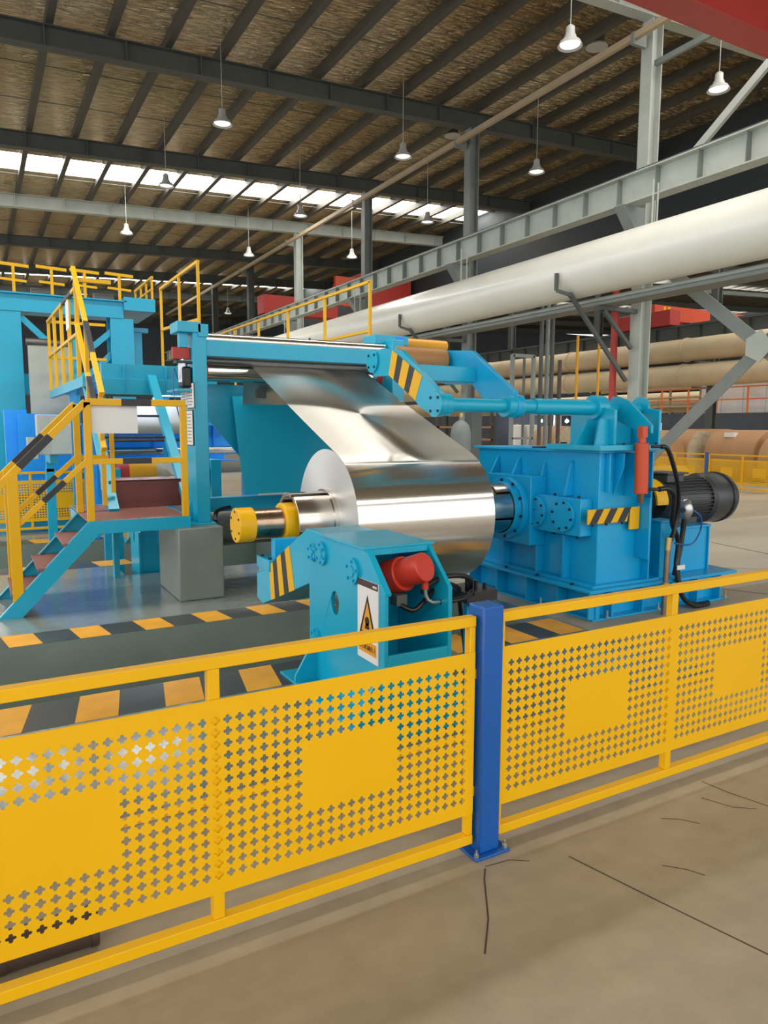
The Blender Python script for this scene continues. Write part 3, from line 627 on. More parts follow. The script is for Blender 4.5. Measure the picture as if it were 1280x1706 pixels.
o = MB().sphere((5.53, 4.31, .92), .095, 20, 12, (.6, .8, 1)).build('silver_oil_cup', 'silver', t); MB().cyl((5.47, 4.28, .92), (5.44, 4.26, .92), .022, 14).build('cup_knob', 'bolt', o)
MB().tube([(5.55, 4.33, .84), (5.56, 4.36, .6), (5.54, 4.40, .30)], .02, 10).build('cup_stand', 'rubber', o)
t = thing('drive_hoses', 'black hoses and steel pipe hanging in front of the motor pedestal', 'hose', (5.4, 4.25, 0))
MB().tube(bez([(5.02, 4.18, 1.49), (5.10, 4.17, 1.46), (5.26, 4.2, 1.22), (5.36, 4.25, 1.06), (5.40, 4.28, .88), (5.36, 4.28, .74), (5.30, 4.26, .66)], 36), .02, 10).build('hose', 'rubber', t)
MB().tube(bez([(5.02, 4.18, 1.13), (5.14, 4.19, 1.13), (5.26, 4.22, 1.07), (5.30, 4.25, .94), (5.36, 4.3, .8), (5.50, 4.34, .62), (5.44, 4.30, .40), (5.5, 4.27, .14), (5.66, 4.26, .03), (5.86, 4.26, .024)], 60), .022, 10).build('hose', 'rubber', t)
MB().tube(bez([(5.58, 4.34, .86), (5.54, 4.34, .6), (5.47, 4.31, .38), (5.54, 4.29, .12), (5.70, 4.29, .03), (5.9, 4.29, .024)], 44), .022, 10).build('hose', 'rubber', t)
MB().tube([(5.24, 4.25, 0.0), (5.25, 4.25, .60)], .024, 12).build('steel_pipe', 'worn_steel', t)
MB().cyl((5.25, 4.25, .58), (5.26, 4.25, .69), .03, 12).build('brass_coupling', 'brass', t); MB().cyl((5.24, 4.25, .24), (5.24, 4.25, .29), .034, 12).build('brass_coupling', 'brass', t)
MB().tube(bez([(5.58, 4.28, .92), (5.70, 4.27, .84), (5.74, 4.3, .70), (5.60, 4.28, .60), (5.30, 4.22, .64)], 30), .008, 8).build('air_line', 'navy', t)
bx('cable_tag', 'white', t, 5.40, 5.50, 4.255, 4.262, .385, .425, bevel=0)
MB().box(66, 66.2, YB, YE, 0, 13).build('wall_right', 'fascia', kind='structure', label='dark side wall at the far right of the second hall', smooth=False)

# ================================================================== GUIDE ROLL FRAME
t = thing('concrete_plinth', 'grey painted concrete plinth under the left leg of the roll frame', 'plinth', (1.81, 7.19, 0))
bx('plinth_block', 'plinth', t, 1.6, 2.03, 6.77, 7.62, 0, .695, bevel=.012)
t = frame = thing('guide_roll_frame', 'cyan guide roll frame carrying the strip over polished rollers', 'roll frame', (1.92, 7.2, .695))
bx('leg', 'blue', t, 1.85, 1.985, 7.02, 7.55, .71, 2.575, bevel=.008)
bx('leg_foot', 'blue', t, 1.72, 2.02, 6.95, 7.6, .695, .712)
MB().prism([(1.85, .712), (1.74, .712), (1.85, .92)], 7.2, 7.215, 'y').build('foot_gusset', 'blue', t)
bx('leg', 'blue', t, 4.05, 4.2, 7.02, 7.55, 0, 2.6, bevel=.008)
bx('leg_head', 'blue', t, 1.705, 1.93, 7.0, 7.3, 2.535, 2.635, bevel=.006)
bx('head_plate', 'blue', t, 1.90, 2.0, 7.0, 7.32, 2.50, 2.62)
bx('leg_head', 'blue', t, 3.93, 4.36, 7.2, 7.5, 2.57, 2.67, bevel=.006)
bx('head_clamp', 'azure', t, 4.20, 4.30, 7.19, 7.2, 2.575, 2.665)
bx('front_beam', 'blue', t, 1.985, 4.05, 7.05, 7.11, 2.325, 2.475, bevel=.005)
MB().cyl((2.0, 7.18, 2.50), (4.03, 7.18, 2.505), .06, 32).build('top_roll', 'steel', t)
MB().cyl((2.0, 7.24, 2.30), (4.03, 7.24, 2.30), .04, 28).build('dark_roll', 'dark_steel', t)
o = MB().cyl((2.06, RYC, RZC), (3.99, RYC, RZC), RR, 48).build('guide_roll', 'chrome', t)
MB().cyl((1.99, RYC, RZC), (2.06, RYC, RZC), .112, 32).build('roll_bearing', 'orange', o, label='orange-red bearing end of the polished roller'); MB().cyl((3.99, RYC, RZC), (4.05, RYC, RZC), .112, 32).build('roll_bearing', 'crane_red', o)
MB().cyl((4.36, 7.42, 2.615), (5.02, 7.42, 2.615), .066, 28).build('orange_roll', 'orange_roll', t, bevel=.012)
MB().cyl((4.3, 7.42, 2.615), (4.36, 7.42, 2.615), .03, 16).build('roll_journal', 'dark_steel', t)
# actuator on the left leg
o = MB().cyl((1.775, 7.12, 2.07), (1.775, 7.12, 2.25), .045, 24).build('air_cylinder', 'silver', t)
MB().box(1.70, 1.84, 7.06, 7.18, 2.25, 2.275).build('cylinder_cap', 'black', o); MB().cyl((1.775, 7.12, 2.275), (1.775, 7.12, 2.40), .016, 14).build('piston_rod', 'chrome', o)
bx('red_bracket', 'crane_red', t, 1.68, 1.845, 7.10, 7.16, 2.29, 2.40); bx('clevis', 'blue', t, 1.74, 1.82, 7.08, 7.16, 2.40, 2.535)
bx('bearing_housing', 'rubber', t, 1.755, 1.85, 7.06, 7.26, 2.02, 2.22, bevel=.02)
bx('bracket_shelf', 'blue', t, 1.70, 1.85, 7.04, 7.5, 1.985, 2.005)
MB().tube(bez([(1.72, 7.1, 2.10), (1.68, 7.08, 2.2), (1.67, 7.08, 2.0), (1.69, 7.06, 1.85), (1.72, 7.05, 1.7)], 24), .006, 8).build('air_line', 'navy', t)
def notice(y0, y1, z0, z1, x, nm, rows):
    o = bx(nm, 'sign_w', t, x-.006, x, y0, y1, z0, z1, bevel=0)
    bx('notice_frame', 'black', o, x-.002, x+.002, y0-.008, y1+.008, z0-.008, z1+.008, bevel=0)
    for k in range(rows):
        zc = z1-(k+1)*(z1-z0)/(rows+1); a = random.uniform(.05, .2)*(y1-y0); b = random.uniform(.1, .35)*(y1-y0)
        bx('printed_line', 'print_grey' if k else 'print_red', o, x-.0075, x-.006, y0+b, y1-a, zc-.004, zc+.004, bevel=0)
notice(6.99, 7.22, 1.83, 2.06, 1.842, 'notice_board', 7); notice(7.24, 7.46, 1.86, 2.02, 1.842, 'notice_board', 5); notice(7.06, 7.26, 1.47, 1.80, 1.842, 'notice_board', 9)
# apron plates below the rollers
MB().prism([(2.13, 2.09), (3.98, 2.09), (3.98, 1.25), (2.56, 1.25), (2.16, 1.72)], 7.64, 7.66, 'y').build('apron_plate', 'blue', t)
MB().prism([(7.56, 1.97), (7.58, 1.97), (7.24, .95), (7.22, .95)], 2.40, 3.95, 'x').build('guide_table', 'blue', t)
bx('limit_switch', 'grey_d', t, 2.62, 2.72, 7.40, 7.46, 1.95, 2.05)
bx('lower_beam', 'blue', t, 2.05, 4.05, 7.50, 7.62, .75, .90, bevel=.006)
MB().tube(bez([(2.30, 7.42, .80), (2.14, 7.3, .79), (2.08, 7.2, .74), (2.04, 7.05, .705)], 20), .022, 10).build('cable_hose', 'rubber', t)
t = thing('steel_drum_roll', 'large dull grey steel drum lying low behind the roll frame', 'drum', (3.1, 8.62, 0))
MB().cyl((2.1, 8.62, .47), (3.8, 8.62, .47), .27, 48).build('drum', 'dark_steel', t)
bx('drum_bearing', 'blue_d', t, 3.82, 4.0, 8.4, 8.84, 0, .75); MB().cyl((3.8, 8.62, .47), (3.84, 8.62, .47), .08, 20).build('drum_journal', 'steel', t)
bx('drum_support', 'blue_d', t, 2.04, 2.10, 8.34, 8.9, -.75, .5)

# ================================================================== STAIR
t = stair = thing('access_stair', 'cyan steel stair with brown landing and yellow-black handrails', 'stair', (.9, 7.2, 0))
Y0, Y1 = 6.87, 7.72
for y, nm in ((Y0, 'stringer'), (Y1, 'stringer')):
    MB().prism([(.08, 0), (.27, 0), (.93, .69), (.93, .80), (.84, .80)], y-.008, y+.008, 'y').build(nm, 'blue', t)
    MB().prism([(.08, 0), (.84, .80), (.84, .782), (.092, 0)], y, y+(.05 if y == Y0 else -.05), 'y').build('stringer_flange', 'blue', t)
    MB().beam((.26, y+(.025 if y == Y0 else -.025), .0), (.93, y+(.025 if y == Y0 else -.025), .70), .05, .008).build('stringer_flange', 'blue', t)
for k in range(3): bx('tread', 'plate_br', t, .12+.215*k+.07, .12+.215*k+.32, Y0+.01, Y1-.01, .185+.205*k, .205+.205*k)
bx('landing_plate', 'plate_br', t, .84, 1.74, Y0, 8.35, .785, .80)
for (a, b, c, d) in ((.84, 1.745, Y0-.012, Y0+.0), (.84, 1.745, 8.35, 8.36)): bx('landing_edge', 'blue', t, a, b, c, d, .685, .803)
bx('landing_edge', 'blue', t, 1.735, 1.745, Y0, 8.35, .685, .803); bx('landing_edge', 'blue', t, .84, .85, Y1, 8.35, .685, .803)
bx('landing_leg', 'blue', t, 1.64, 1.72, 6.92, 7.0, 0, .69); bx('landing_leg', 'blue', t, 1.24, 1.30, 8.2, 8.28, 0, .69)
def rail(p, q, blacks, w_=.05, par=None):
    o = MB().beam(p, q, w_).build('handrail', 'yellow', par or t, bevel=.003)
    for (u0_, u1_) in blacks:
        a = Vector(p).lerp(Vector(q), u0_); b = Vector(p).lerp(Vector(q), u1_); MB().beam(a, b, w_+.003).build('black_band', 'black', o)
for y in (Y0+.03, Y1-.03):
    nz = y < 7
    rail((-.25, y, .74), (.86, y, 1.862), [(.50, .73)], .06); rail((.27, y, .80), (.86, y, 1.35), [(.36, .66)], .045)
    bx('rail_post', 'yellow', t, .205, .29, y-.035, y+.035, .12, 1.24); bx('rail_post', 'yellow', t, .835, .895, y-.03, y+.03, .80, 1.86)
rail((.86, Y0+.03, 1.862), (1.73, Y0+.03, 1.862), [(.34, .64)], .06); rail((.88, Y0+.03, 1.335), (1.70, Y0+.03, 1.335), [(.33, .64)], .05)
bx('rail_post', 'yellow', t, 1.68, 1.735, Y0, Y0+.06, .80, 1.84)
rail((.86, Y1-.03, 1.34), (1.15, Y1-.03, 1.34), [], .045); bx('rail_post', 'yellow', t, 1.17, 1.21, Y1-.03, Y1+.01, .98, 1.62)
bx('blank_sign_board', 'white', t, .905, 1.30, Y0+.055, Y0+.06, 1.585, 1.838, bevel=0, label='blank white board tied to the stair railing')
bx('toe_plate', 'plate_dk', t, 1.19, 1.90, 7.86, 7.87, .80, 1.09); bx('step_top', 'plate_br', t, 1.17, 1.92, 7.86, 8.3, 1.075, 1.09)
# ------------------------------------------------ ship ladder and upper walkway
t = thing('ship_ladder', 'steep pale cyan ladder with yellow handrails rising from the stair landing', 'ladder', (1.55, 7.9, .8))
LA, LB = Vector((0, 7.62, .80)), Vector((0, 9.3, 2.25))
for x in (1.17, 1.93): MB().beam((x, LA.y, LA.z), (x, LB.y, LB.z), .10, .07).build('stringer', 'blue', t)
for k in range(1, 6):
    p = LA.lerp(LB, k/6); MB().box(1.19, 1.91, p.y-.02, p.y+.10, p.z-.012, p.z+.012).build('rung', 'black', t)
for x in (1.10,):
    for dz_, nm in ((1.14, 'top'), (.60, 'mid')):
        rail((x, LA.y-.02, LA.z+dz_+.02), (x, LB.y+.12*(dz_ > 1), LB.z+dz_+.10*(dz_ > 1)), [(.28, .52)], .05, t)
    for u in (.04, .55, .98):
        p = LA.lerp(LB, u); MB().beam((x, p.y, p.z), (x, p.y, p.z+1.13), .04).build('rail_post', 'yellow', t)
rail((1.15, 9.32, 3.34), (1.5, 9.32, 3.34), [], .045, t)
t = thing('upper_walkway', 'cyan upper walkway beam with yellow balustrade above the ladder', 'walkway', (1.5, 11, 2.1))
MB().box(1.10, 1.16, 9.0, 13.2, 2.10, 2.22).build('edge_beam', 'blue', t); bx('deck', 'blue_d', t, 1.16, 2.6, 9.35, 13.2, 2.16, 2.20)
bx('front_beam', 'blue', t, 1.30, 2.75, 9.30, 9.36, 2.03, 2.22); MB().prism([(9.36, 2.22), (9.46, 2.22), (9.46, 2.40), (9.36, 2.40)], 1.36, 2.75, 'x').build('kerb_beam', 'blue', t)
for x in (1.6, 2.1, 2.5): bx('beam_rib', 'blue', t, x, x+.012, 9.28, 9.46, 2.06, 2.39)
for k, y in enumerate((9.45, 10.3, 11.2, 12.2, 13.15)): bx('rail_post', 'yellow', t, 1.105, 1.15, y-.022, y+.022, 2.22, 3.27+.02*k)
rail((1.127, 9.4, 3.27), (1.127, 13.2, 3.33), [(.12, .4)], .045, t); rail((1.127, 9.4, 2.74), (1.127, 13.2, 2.78), [], .04, t)
rail((1.10, 13.15, 3.33), (2.0, 13.15, 3.33), [], .045, t); rail((1.10, 13.15, 2.76), (2.0, 13.15, 2.76), [], .045, t)
for x in (1.2, 2.5): bx('walkway_leg', 'blue_d', t, x, x+.1, 11.3, 11.4, -.0, 2.16)
bx('walkway_leg', 'blue_d', t, 2.55, 2.63, 9.38, 9.46, -.75, 2.03); bx('walkway_leg', 'blue_d', t, 1.32, 1.40, 9.38, 9.46, -.75, 2.03)
bx('paper_notice', 'white', t, 1.08, 1.086, 9.9, 10.2, 2.85, 3.2, bevel=0)
t = thing('tall_guard_rail', 'tall thin yellow guard rail standing behind the roll frame leg', 'railing', (2.3, 9.3, 2.4))
for y in (8.42, 9.3, 10.3): MB().beam((2.3, y, 2.2 if y > 9 else 2.62), (2.3, y, 3.5), .03).build('rail_post', 'yellow', t)
MB().beam((2.3, 8.40, 3.5), (2.3, 10.32, 3.5), .034).build('top_rail', 'yellow', t); MB().beam((2.3, 8.42, 2.86), (2.3, 10.3, 2.96), .035).build('middle_rail', 'yellow', t)
MB().beam((2.3, 8.42, 2.63), (2.3, 9.4, 2.25), .05).build('foot_bar', 'yellow', t)
t = thing('walkway_railing', 'long thin yellow railing running back above the polished rollers', 'railing', (4.4, 11, 2.8))
for y in (8.2, 9.55, 10.95, 12.3, 13.65, 15.2): MB().beam((4.4, y, 2.3), (4.4, y, 3.45), .034).build('rail_post', 'yellow', t)
MB().beam((4.4, 8.18, 3.45), (4.4, 15.3, 3.5), .034).build('top_rail', 'yellow', t); MB().beam((4.4, 8.2, 2.85), (4.4, 15.2, 2.9), .035).build('middle_rail', 'yellow', t)
bx('walkway_beam', 'blue', t, 4.3, 4.5, 8.1, 15.4, 2.12, 2.3)
for y in (8.2, 15.2): bx('walkway_leg', 'blue', t, 4.32, 4.48, y, y+.16, 0, 2.12)

# ================================================================== BACKGROUND LINE (second unit)
t = thing('portal_frame', 'tall cyan steel portal frame with railed top platform at far left', 'portal frame', (1.5, 14.2, 0))
for (x0, x1) in ((.28, .78), (2.22, 2.62)):
    cx = (x0+x1)/2; B = MB(); B.box(x0, x1, 14.0, 14.03, 0, 3.58).box(cx-.02, cx+.02, 14.03, 14.4, 0, 3.58).box(x0, x1, 14.4, 14.43, 0, 3.58)
    B.build('portal_column', 'blue', t)
bx('portal_beam', 'blue', t, -1, 2.45, 13.98, 14.45, 3.58, 3.86); bx('beam_flange', 'blue', t, -1, 2.5, 13.9, 14.5, 3.86, 3.885)
bx('platform_end', 'blue', t, 2.45, 3.0, 13.9, 15.6, 3.72, 3.95); bx('platform_deck', 'blue_d', t, -1, 3.0, 14.5, 15.6, 3.86, 3.90)
MB().beam((.78, 14.1, 3.5), (1.55, 14.1, 2.75), .08, .1).build('knee_brace', 'blue', t); MB().beam((2.25, 14.1, 3.35), (1.5, 14.1, 2.7), .08, .1).build('knee_brace', 'blue', t)
MB().beam((.72, 14.15, 1.5), (2.3, 14.15, 3.0), .08, .1).build('diagonal_brace', 'blue', t)
bx('short_post', 'blue', t, 2.70, 2.84, 14.4, 14.5, 2.4, 3.45); bx('short_beam', 'blue', t, 2.45, 2.95, 14.35, 14.5, 3.40, 3.48); bx('lower_beam', 'blue', t, .6, 4.2, 14.2, 14.5, 2.2, 2.55)
for x in (.70, 1.29, 1.82, 2.40): 
    MB().beam((x, 14.0, 3.885), (x, 14.0, 4.36), .045).build('rail_post', 'yellow', t); MB().beam((x-.24, 14.0, 4.35), (x+.24, 14.0, 4.33), .05).build('rail_bar', 'yellow', t); MB().beam((x-.2, 14.0, 4.1), (x+.2, 14.0, 4.08), .04).build('rail_bar', 'yellow', t)
for y in (14.0, 14.5, 15.0, 15.55): MB().beam((2.97, y, 3.95), (2.97, y, 4.35), .035).build('rail_post', 'yellow', t)
MB().beam((2.97, 13.95, 4.35), (2.97, 15.6, 4.35), .04).build('rail_bar', 'yellow', t); MB().beam((2.97, 13.95, 4.15), (2.97, 15.6, 4.15), .03).build('rail_bar', 'yellow', t)
for x in (1.0, 2.05): MB().cyl((x, 14.7, 4.0), (x+.35, 14.7, 4.0), .10, 20).build('small_motor', 'grey_d', t)
t = thing('control_cabinet', 'pale grey hanging control cabinet behind the stair handrail', 'cabinet', (.9, 10.4, 0))
bx('cabinet_body', 'grey_l', t, .70, 1.12, 10.5, 10.75, 1.27, 1.80, bevel=.01); bx('cabinet_door', 'grey_l', t, .86, 1.11, 10.485, 10.5, 1.28, 1.79); bx('cabinet_side_box', 'grey_l', t, .58, .70, 10.45, 10.7, 1.22, 1.5)
bx('cabinet_stand', 'blue', t, .84, .96, 11.28, 11.4, 0, 1.05); bx('cabinet_arm', 'blue', t, .85, .95, 10.6, 11.3, 1.15, 1.27); bx('cabinet_neck', 'blue', t, .85, .95, 11.28, 11.4, 1.0, 1.27)
t = thing('roller_bridle', 'azure blue roller unit with ribbed beam seen through the stair', 'roll unit', (2.4, 12, 0))
bx('ribbed_beam', 'azure', t, 1.45, 4.2, 11.9, 12.2, 1.22, 1.66)
for k in range(9): bx('beam_rib', 'azure', t, 1.5+.32*k, 1.512+.32*k, 11.83, 11.9, 1.24, 1.64)
bx('beam_flange', 'azure', t, 1.4, 4.2, 11.8, 12.25, 1.66, 1.69); bx('beam_flange', 'azure', t, 1.4, 4.2, 11.8, 12.25, 1.19, 1.22)
for x in (1.45, 4.0): bx('unit_leg', 'azure', t, x, x+.2, 11.9, 12.2, 0, 1.2)
bx('unit_panel', 'azure', t, .58, 1.42, 12.6, 12.7, .6, 1.84); bx('unit_column', 'azure', t, .40, .72, 12.75, 13.0, 0, 1.9)
bx('unit_base', 'blue_d', t, .4, 1.4, 12.5, 12.75, 0, .62)
MB().cyl((1.62, 11.68, 1.27), (4.0, 11.68, 1.27), .055, 24).build('bright_roller', 'chrome', t)
bx('inner_floor', 'azure', t, 1.7, 4.1, 12.6, 13.6, 1.0, 1.05); bx('lower_sheet', 'white', t, 2.6, 4.1, 11.5, 11.82, .86, .90); bx('back_panel', 'azure', t, 1.7, 4.1, 13.5, 13.55, 1.05, 2.1)
MB().prism([(11.3, 1.10), (11.32, 1.10), (11.85, .86), (11.83, .86)], 2.6, 4.1, 'x').build('lower_sheet', 'white', t)
bx('red_motor', 'crane_red', t, 3.0, 3.2, 11.55, 11.68, 1.08, 1.18); MB().cyl((2.7, 11.6, 1.13), (3.0, 11.6, 1.13), .06, 18).build('motor_can', 'silver', t)
t = thing('hanging_strip', 'dull grey strip hanging vertically inside the portal frame', 'metal strip', (1.2, 13.4, 1.5))
MB().box(.82, 1.45, 13.38, 13.385, 1.62, 3.0).build('strip_sheet', 'grey_l', t); MB().cyl((.80, 13.40, 1.60), (1.5, 13.40, 1.60), .06, 20).build('strip_roll', 'dark_steel', t); MB().cyl((.80, 13.40, 3.02), (1.5, 13.40, 3.02), .06, 20).build('strip_roll', 'dark_steel', t)
bx('strip_bracket', 'blue', t, 1.5, 1.58, 13.3, 13.5, 0, 3.1)
t = thing('white_web', 'white film web drawn over dark bars beyond the ladder', 'film web', (2, 10.6, 1.5))
MB().prism([(10.50, 2.02), (10.51, 2.02), (10.57, 1.72), (10.70, 1.60), (10.95, 1.55), (10.95, 1.54), (10.69, 1.59), (10.56, 1.72)], 1.55, 2.95, 'x').build('film', 'white', t)
for z in (1.72, 1.45): MB().cyl((1.5, 10.72, z), (3.0, 10.72, z), .022, 14).build('dark_bar', 'black', t)
for x in (1.47, 3.0): bx('bar_support', 'azure', t, x, x+.05, 11.22, 11.32, 0, 1.8); bx('bar_arm', 'azure', t, x, x+.05, 10.68, 11.3, 1.70, 1.76)
t = thing('small_coil', 'small yellow and white coil with a drooping white sheet behind the ladder', 'coil', (2, 9.9, 0))
MB().cyl((1.72, 9.95, 1.02), (2.75, 9.95, 1.02), .21, 36).build('coil_roll', 'kraft_end', t); MB().cyl((1.60, 9.95, 1.02), (1.72, 9.95, 1.02), .19, 36).build('coil_flange', 'crane_red', t); MB().cyl((1.715, 9.95, 1.02), (2.05, 9.95, 1.02), .214, 36).build('yellow_band', 'amber', t)
B = MB(); nn = 24
for i in range(nn+1):
    u = i/nn; x = 2.0+.62*u; z = 1.20-.20*math.exp(-((u-.45)/.22)**2); B.v += [Vector((x, 9.72, 1.235)), Vector((x, 9.715, z))]
B.f = [(2*i, 2*i+1, 2*i+3, 2*i+2) for i in range(nn)]; B.mi = [0]*nn
B.build('drooping_sheet', 'white', t, fix=False)
bx('coil_stand', 'blue', t, 2.76, 2.9, 9.7, 10.2, -.75, 1.2); bx('coil_stand', 'blue', t, 1.5, 1.6, 9.75, 10.15, -.75, 1.1)
t = thing('second_support_stand', 'small cyan support stand with striped arm standing in the rear pit', 'machine stand', (1.65, 8.75, PD))
holed([(8.45, PD), (8.95, PD), (8.95, .55), (8.60, .60), (8.45, .45)], [circ(8.72, .36, .045, 20, .065)], 1.55, 1.575, 'x', 'side_plate', 'blue', t)
bx('stand_body', 'blue', t, 1.575, 1.82, 8.47, 8.93, PD, .46); bx('stand_foot', 'blue', t, 1.45, 1.9, 8.4, 9.1, PD, PD+.03); bx('stand_post', 'blue_d', t, 1.76, 1.85, 8.45, 8.5, .3, .68)
ar = MB().prism([(8.9, .60), (9.45, .58), (9.55, .36), (9.42, .18), (9.1, .30), (8.9, .36)], 1.56, 1.80, 'x').build('support_arm', 'blue', t)
B = MB()
for k in range(5): B.cur = k % 2; B.add([(1.5585, 9.10+.06*k, .52), (1.5585, 9.10+.06*(k+1), .52), (1.5585, 9.16+.06*(k+1), .27), (1.5585, 9.16+.06*k, .27)], [(0, 1, 2, 3)])
B.build('hazard_stripes', ['yellow', 'black'], ar, smooth=False, fix=False)
# fence copies
def copy_tree(o, loc, rz, label, par=None):
    c = o.copy(); COL.objects.link(c)
    if par: c.parent = par
    else: c.location = loc; c.rotation_euler = (0, 0, rz); c['label'] = label
    for ch in o.children: copy_tree(ch, None, 0, None, c)
    return c
FU = bpy.data.objects['guard_fence']; FP = bpy.data.objects['fence_post']
copy_tree(FU, (.70, 12.42, 0), 0, 'yellow perforated fence unit behind the stair at far left')
copy_tree(FU, (17.4, 11.88, 0), PI/2, 'yellow perforated fence unit before the brown rolls at the right edge')
copy_tree(FU, (17.4, 13.98, 0), PI/2, 'yellow perforated fence unit behind the dark motor')
copy_tree(FU, (17.4, 16.08, 0), PI/2, 'yellow perforated fence unit hidden behind the orange lift cylinder')
copy_tree(FP, (17.4, 12.93, 0), PI/2, 'blue fence post far behind the motor between two yellow fence units')

# ================================================================== HALL STEEL
def column(x, y, m, lab, ztop=None, w_=.135, nm='steel_column'):
    t = thing(nm, lab, 'column', (x, y, 0), group='steel columns of the hall'); zt = ztop or zr(x)-.64
    for s in (-1, 1): bx('flange', m, t, x+s*w_-.012, x+s*w_+.012, y-.135, y+.135, .02, zt, bevel=0)
    bx('web', m, t, x-w_+.012, x+w_-.012, y-.01, y+.01, .02, zt, bevel=0); bx('base_plate', m, t, x-.3, x+.3, y-.3, y+.3, 0, .02, bevel=0)
    return t
c1 = column(12, 10.65, 'grey_l', 'pale steel column nearest the camera, crossed by the white duct')
column(12, 16.6, 'grey_m', 'grey steel column second from the right edge, above the girder')
column(12, 22.6, 'grey_m', 'grey steel column beside the far red crane')
column(12, 28.6, 'grey_l', 'pale slim column left of the far red crane')
column(12, 34.6, 'grey_d', 'dark far column left of the pale slim column')
column(12, 40.6, 'grey_d', 'darkest farthest column behind the guide roll frame')
MB().cyl((11.62, 10.98, 0), (11.62, 10.98, 4.9), .07, 16).build('red_standpipe', 'crane_red', org=(11.62, 10.98, 0), label='red vertical pipe beside the nearest steel column', cat='pipe')
def girder(nm, lab, x, z0, z1, ya, yb, m, step, m2=None):
    t = thing(nm, lab, 'girder', (x, ya, z0)); f_ = .16
    bx('top_flange', m, t, x-f_, x+f_, ya, yb, z1-.025, z1, bevel=0); bx('bottom_flange', m, t, x-f_, x+f_, ya, yb, z0, z0+.025, bevel=0); bx('web', m, t, x-.008, x+.008, ya, yb, z0+.025, z1-.025, bevel=0)
    y = ya+.4
    while y < yb: bx('stiffener', 'grey_d' if m == 'grey_d' else 'grey_m', t, x-f_+.02, x-.008, y-.008, y+.008, z0+.025, z1-.025, bevel=0); y += step
    bx('rail', m2 or 'grey_d', t, x-.05, x+.05, ya, yb, z1, z1+.07, bevel=0)
    return t
gd = girder('crane_runway_girder', 'grey crane runway girder with stiffeners running along the columns', 11.45, 5.97, 6.52, 3, 50, 'grey_l', .92)
for y in (10.65, 16.6, 22.6, 28.6, 34.6):
    MB().prism([(11.25, 5.97), (11.86, 5.97), (11.86, 5.45), (11.66, 5.45)], y-.13, y+.13, 'y').build('corbel', 'grey_m', gd)
girder('far_runway_girder', 'dark runway girder under the orange crane in the next hall', 24, 4.95, 5.52, 10, 50, 'grey_d', 1.0)
for k, y in enumerate((18.1, 24, 30, 36)): column(24.4, y, 'grey_d', ['dark column of the next hall nearest the right edge', 'dark column behind the orange crane', 'dark column of the next hall behind the nearest pale column', 'farthest dark column of the next hall'][k])
t = thing('white_duct', 'large glossy white duct sloping across the upper right of the picture', 'duct', (10.55, 6, 4.2))
MB().cyl((10.55, 2, 4.70), (10.55, 45, 4.64), .50, 64).build('duct_shell', 'duct', t)
for y in (8.6, 14.6, 20.6, 26.6, 32.6): MB().lathe([(-.01, .503), (.01, .503)], (10.55, y, 4.69), 'y', 48).build('duct_seam', 'duct', t)
for y in (9.35, 15.2, 21, 27):
    for dx in (0, .35): MB().cyl((10.72+dx*.7, y+dx*.3, 5.05), (10.72+dx*.7, y+dx*.3, 6.02), .016, 8).build('hanger_rod', 'grey_l', t)
for k, y in enumerate((11.0, 17, 23)):
    o = MB().beam((10.02, y, 4.62), (10.02, y, 4.30), .06).build('duct_bracket', 'grey_d', t)
    MB().beam((10.02, y, 4.30), (10.3, y-.15, 4.20), .06).build('bracket_arm', 'grey_d', o); MB().beam((10.25, y-.12, 4.24), (11.75, y-.25, 2.6), .07).build('bracket_strut', 'grey_d', o)
t = thing('cable_tray', 'grey cable tray with bundled pipes below the white duct', 'cable tray', (11.0, 6, 4))
for k in range(5): MB().cyl((10.84+.09*k, 3, 4.14+.012*(k % 2)), (10.84+.09*k, 45, 4.16+.012*(k % 2)), .043, 12).build('cable_pipe', 'grey_l' if k % 2 == 0 else 'grey_m', t)
bx('tray_base', 'grey_m', t, 10.78, 11.26, 3, 45, 4.03, 4.09, bevel=0)
for y in (10.65, 16.6, 22.6): bx('tray_bracket', 'grey_d', t, 10.75, 11.855, y-.05, y+.05, 3.95, 4.03, bevel=0); MB().beam((10.95, y, 3.95), (11.75, y, 3.25), .07).build('tray_strut', 'grey_d', t)
t = thing('roof_conduit', 'long thin tan conduit running diagonally along the column tops', 'conduit', (11.5, 10, 9))
MB().beam((11.5, 2, 9.15), (11.5, 50, 9.02), .10, .12).build('conduit_run', 'tan', t)
for y in (10.65, 16.6, 22.6, 28.6, 34.6): bx('conduit_clip', 'grey_m', t, 11.44, 11.8, y-.04, y+.04, 8.98, 9.2, bevel=0)
t = thing('column_bracing', 'grey angle-steel cross brace at the right edge of the picture', 'bracing', (12, 8, 0))
for (p, q) in (((12, 7.95, 3.05), (12, 10.45, .86)), ((12, 7.95, 3.05), (12, 10.45, 5.05)), ((12, 7.95, 3.05), (12, 4.9, .5)), ((12, 7.95, 3.05), (12, 4.9, 5.6))):
    o = MB().beam(p, q, .24, .02, (1, 0, 0)).build('brace_member', 'grey_m', t); p2 = (12.07, p[1]-.07, p[2]); q2 = (12.07, q[1]-.07, q[2]); o2 = MB().beam(p2, q2, .02, .13, (1, 0, 0)).build('brace_leg', 'grey_d', o)
MB().prism([(7.7, 3.05), (7.95, 2.78), (8.22, 2.92), (8.22, 3.2), (7.95, 3.34)], 11.93, 11.95, 'x').build('gusset_plate', 'grey_l', t)
t = thing('upper_brace', 'pale diagonal brace above the runway girder at upper right', 'bracing', (12, 8.5, 7))
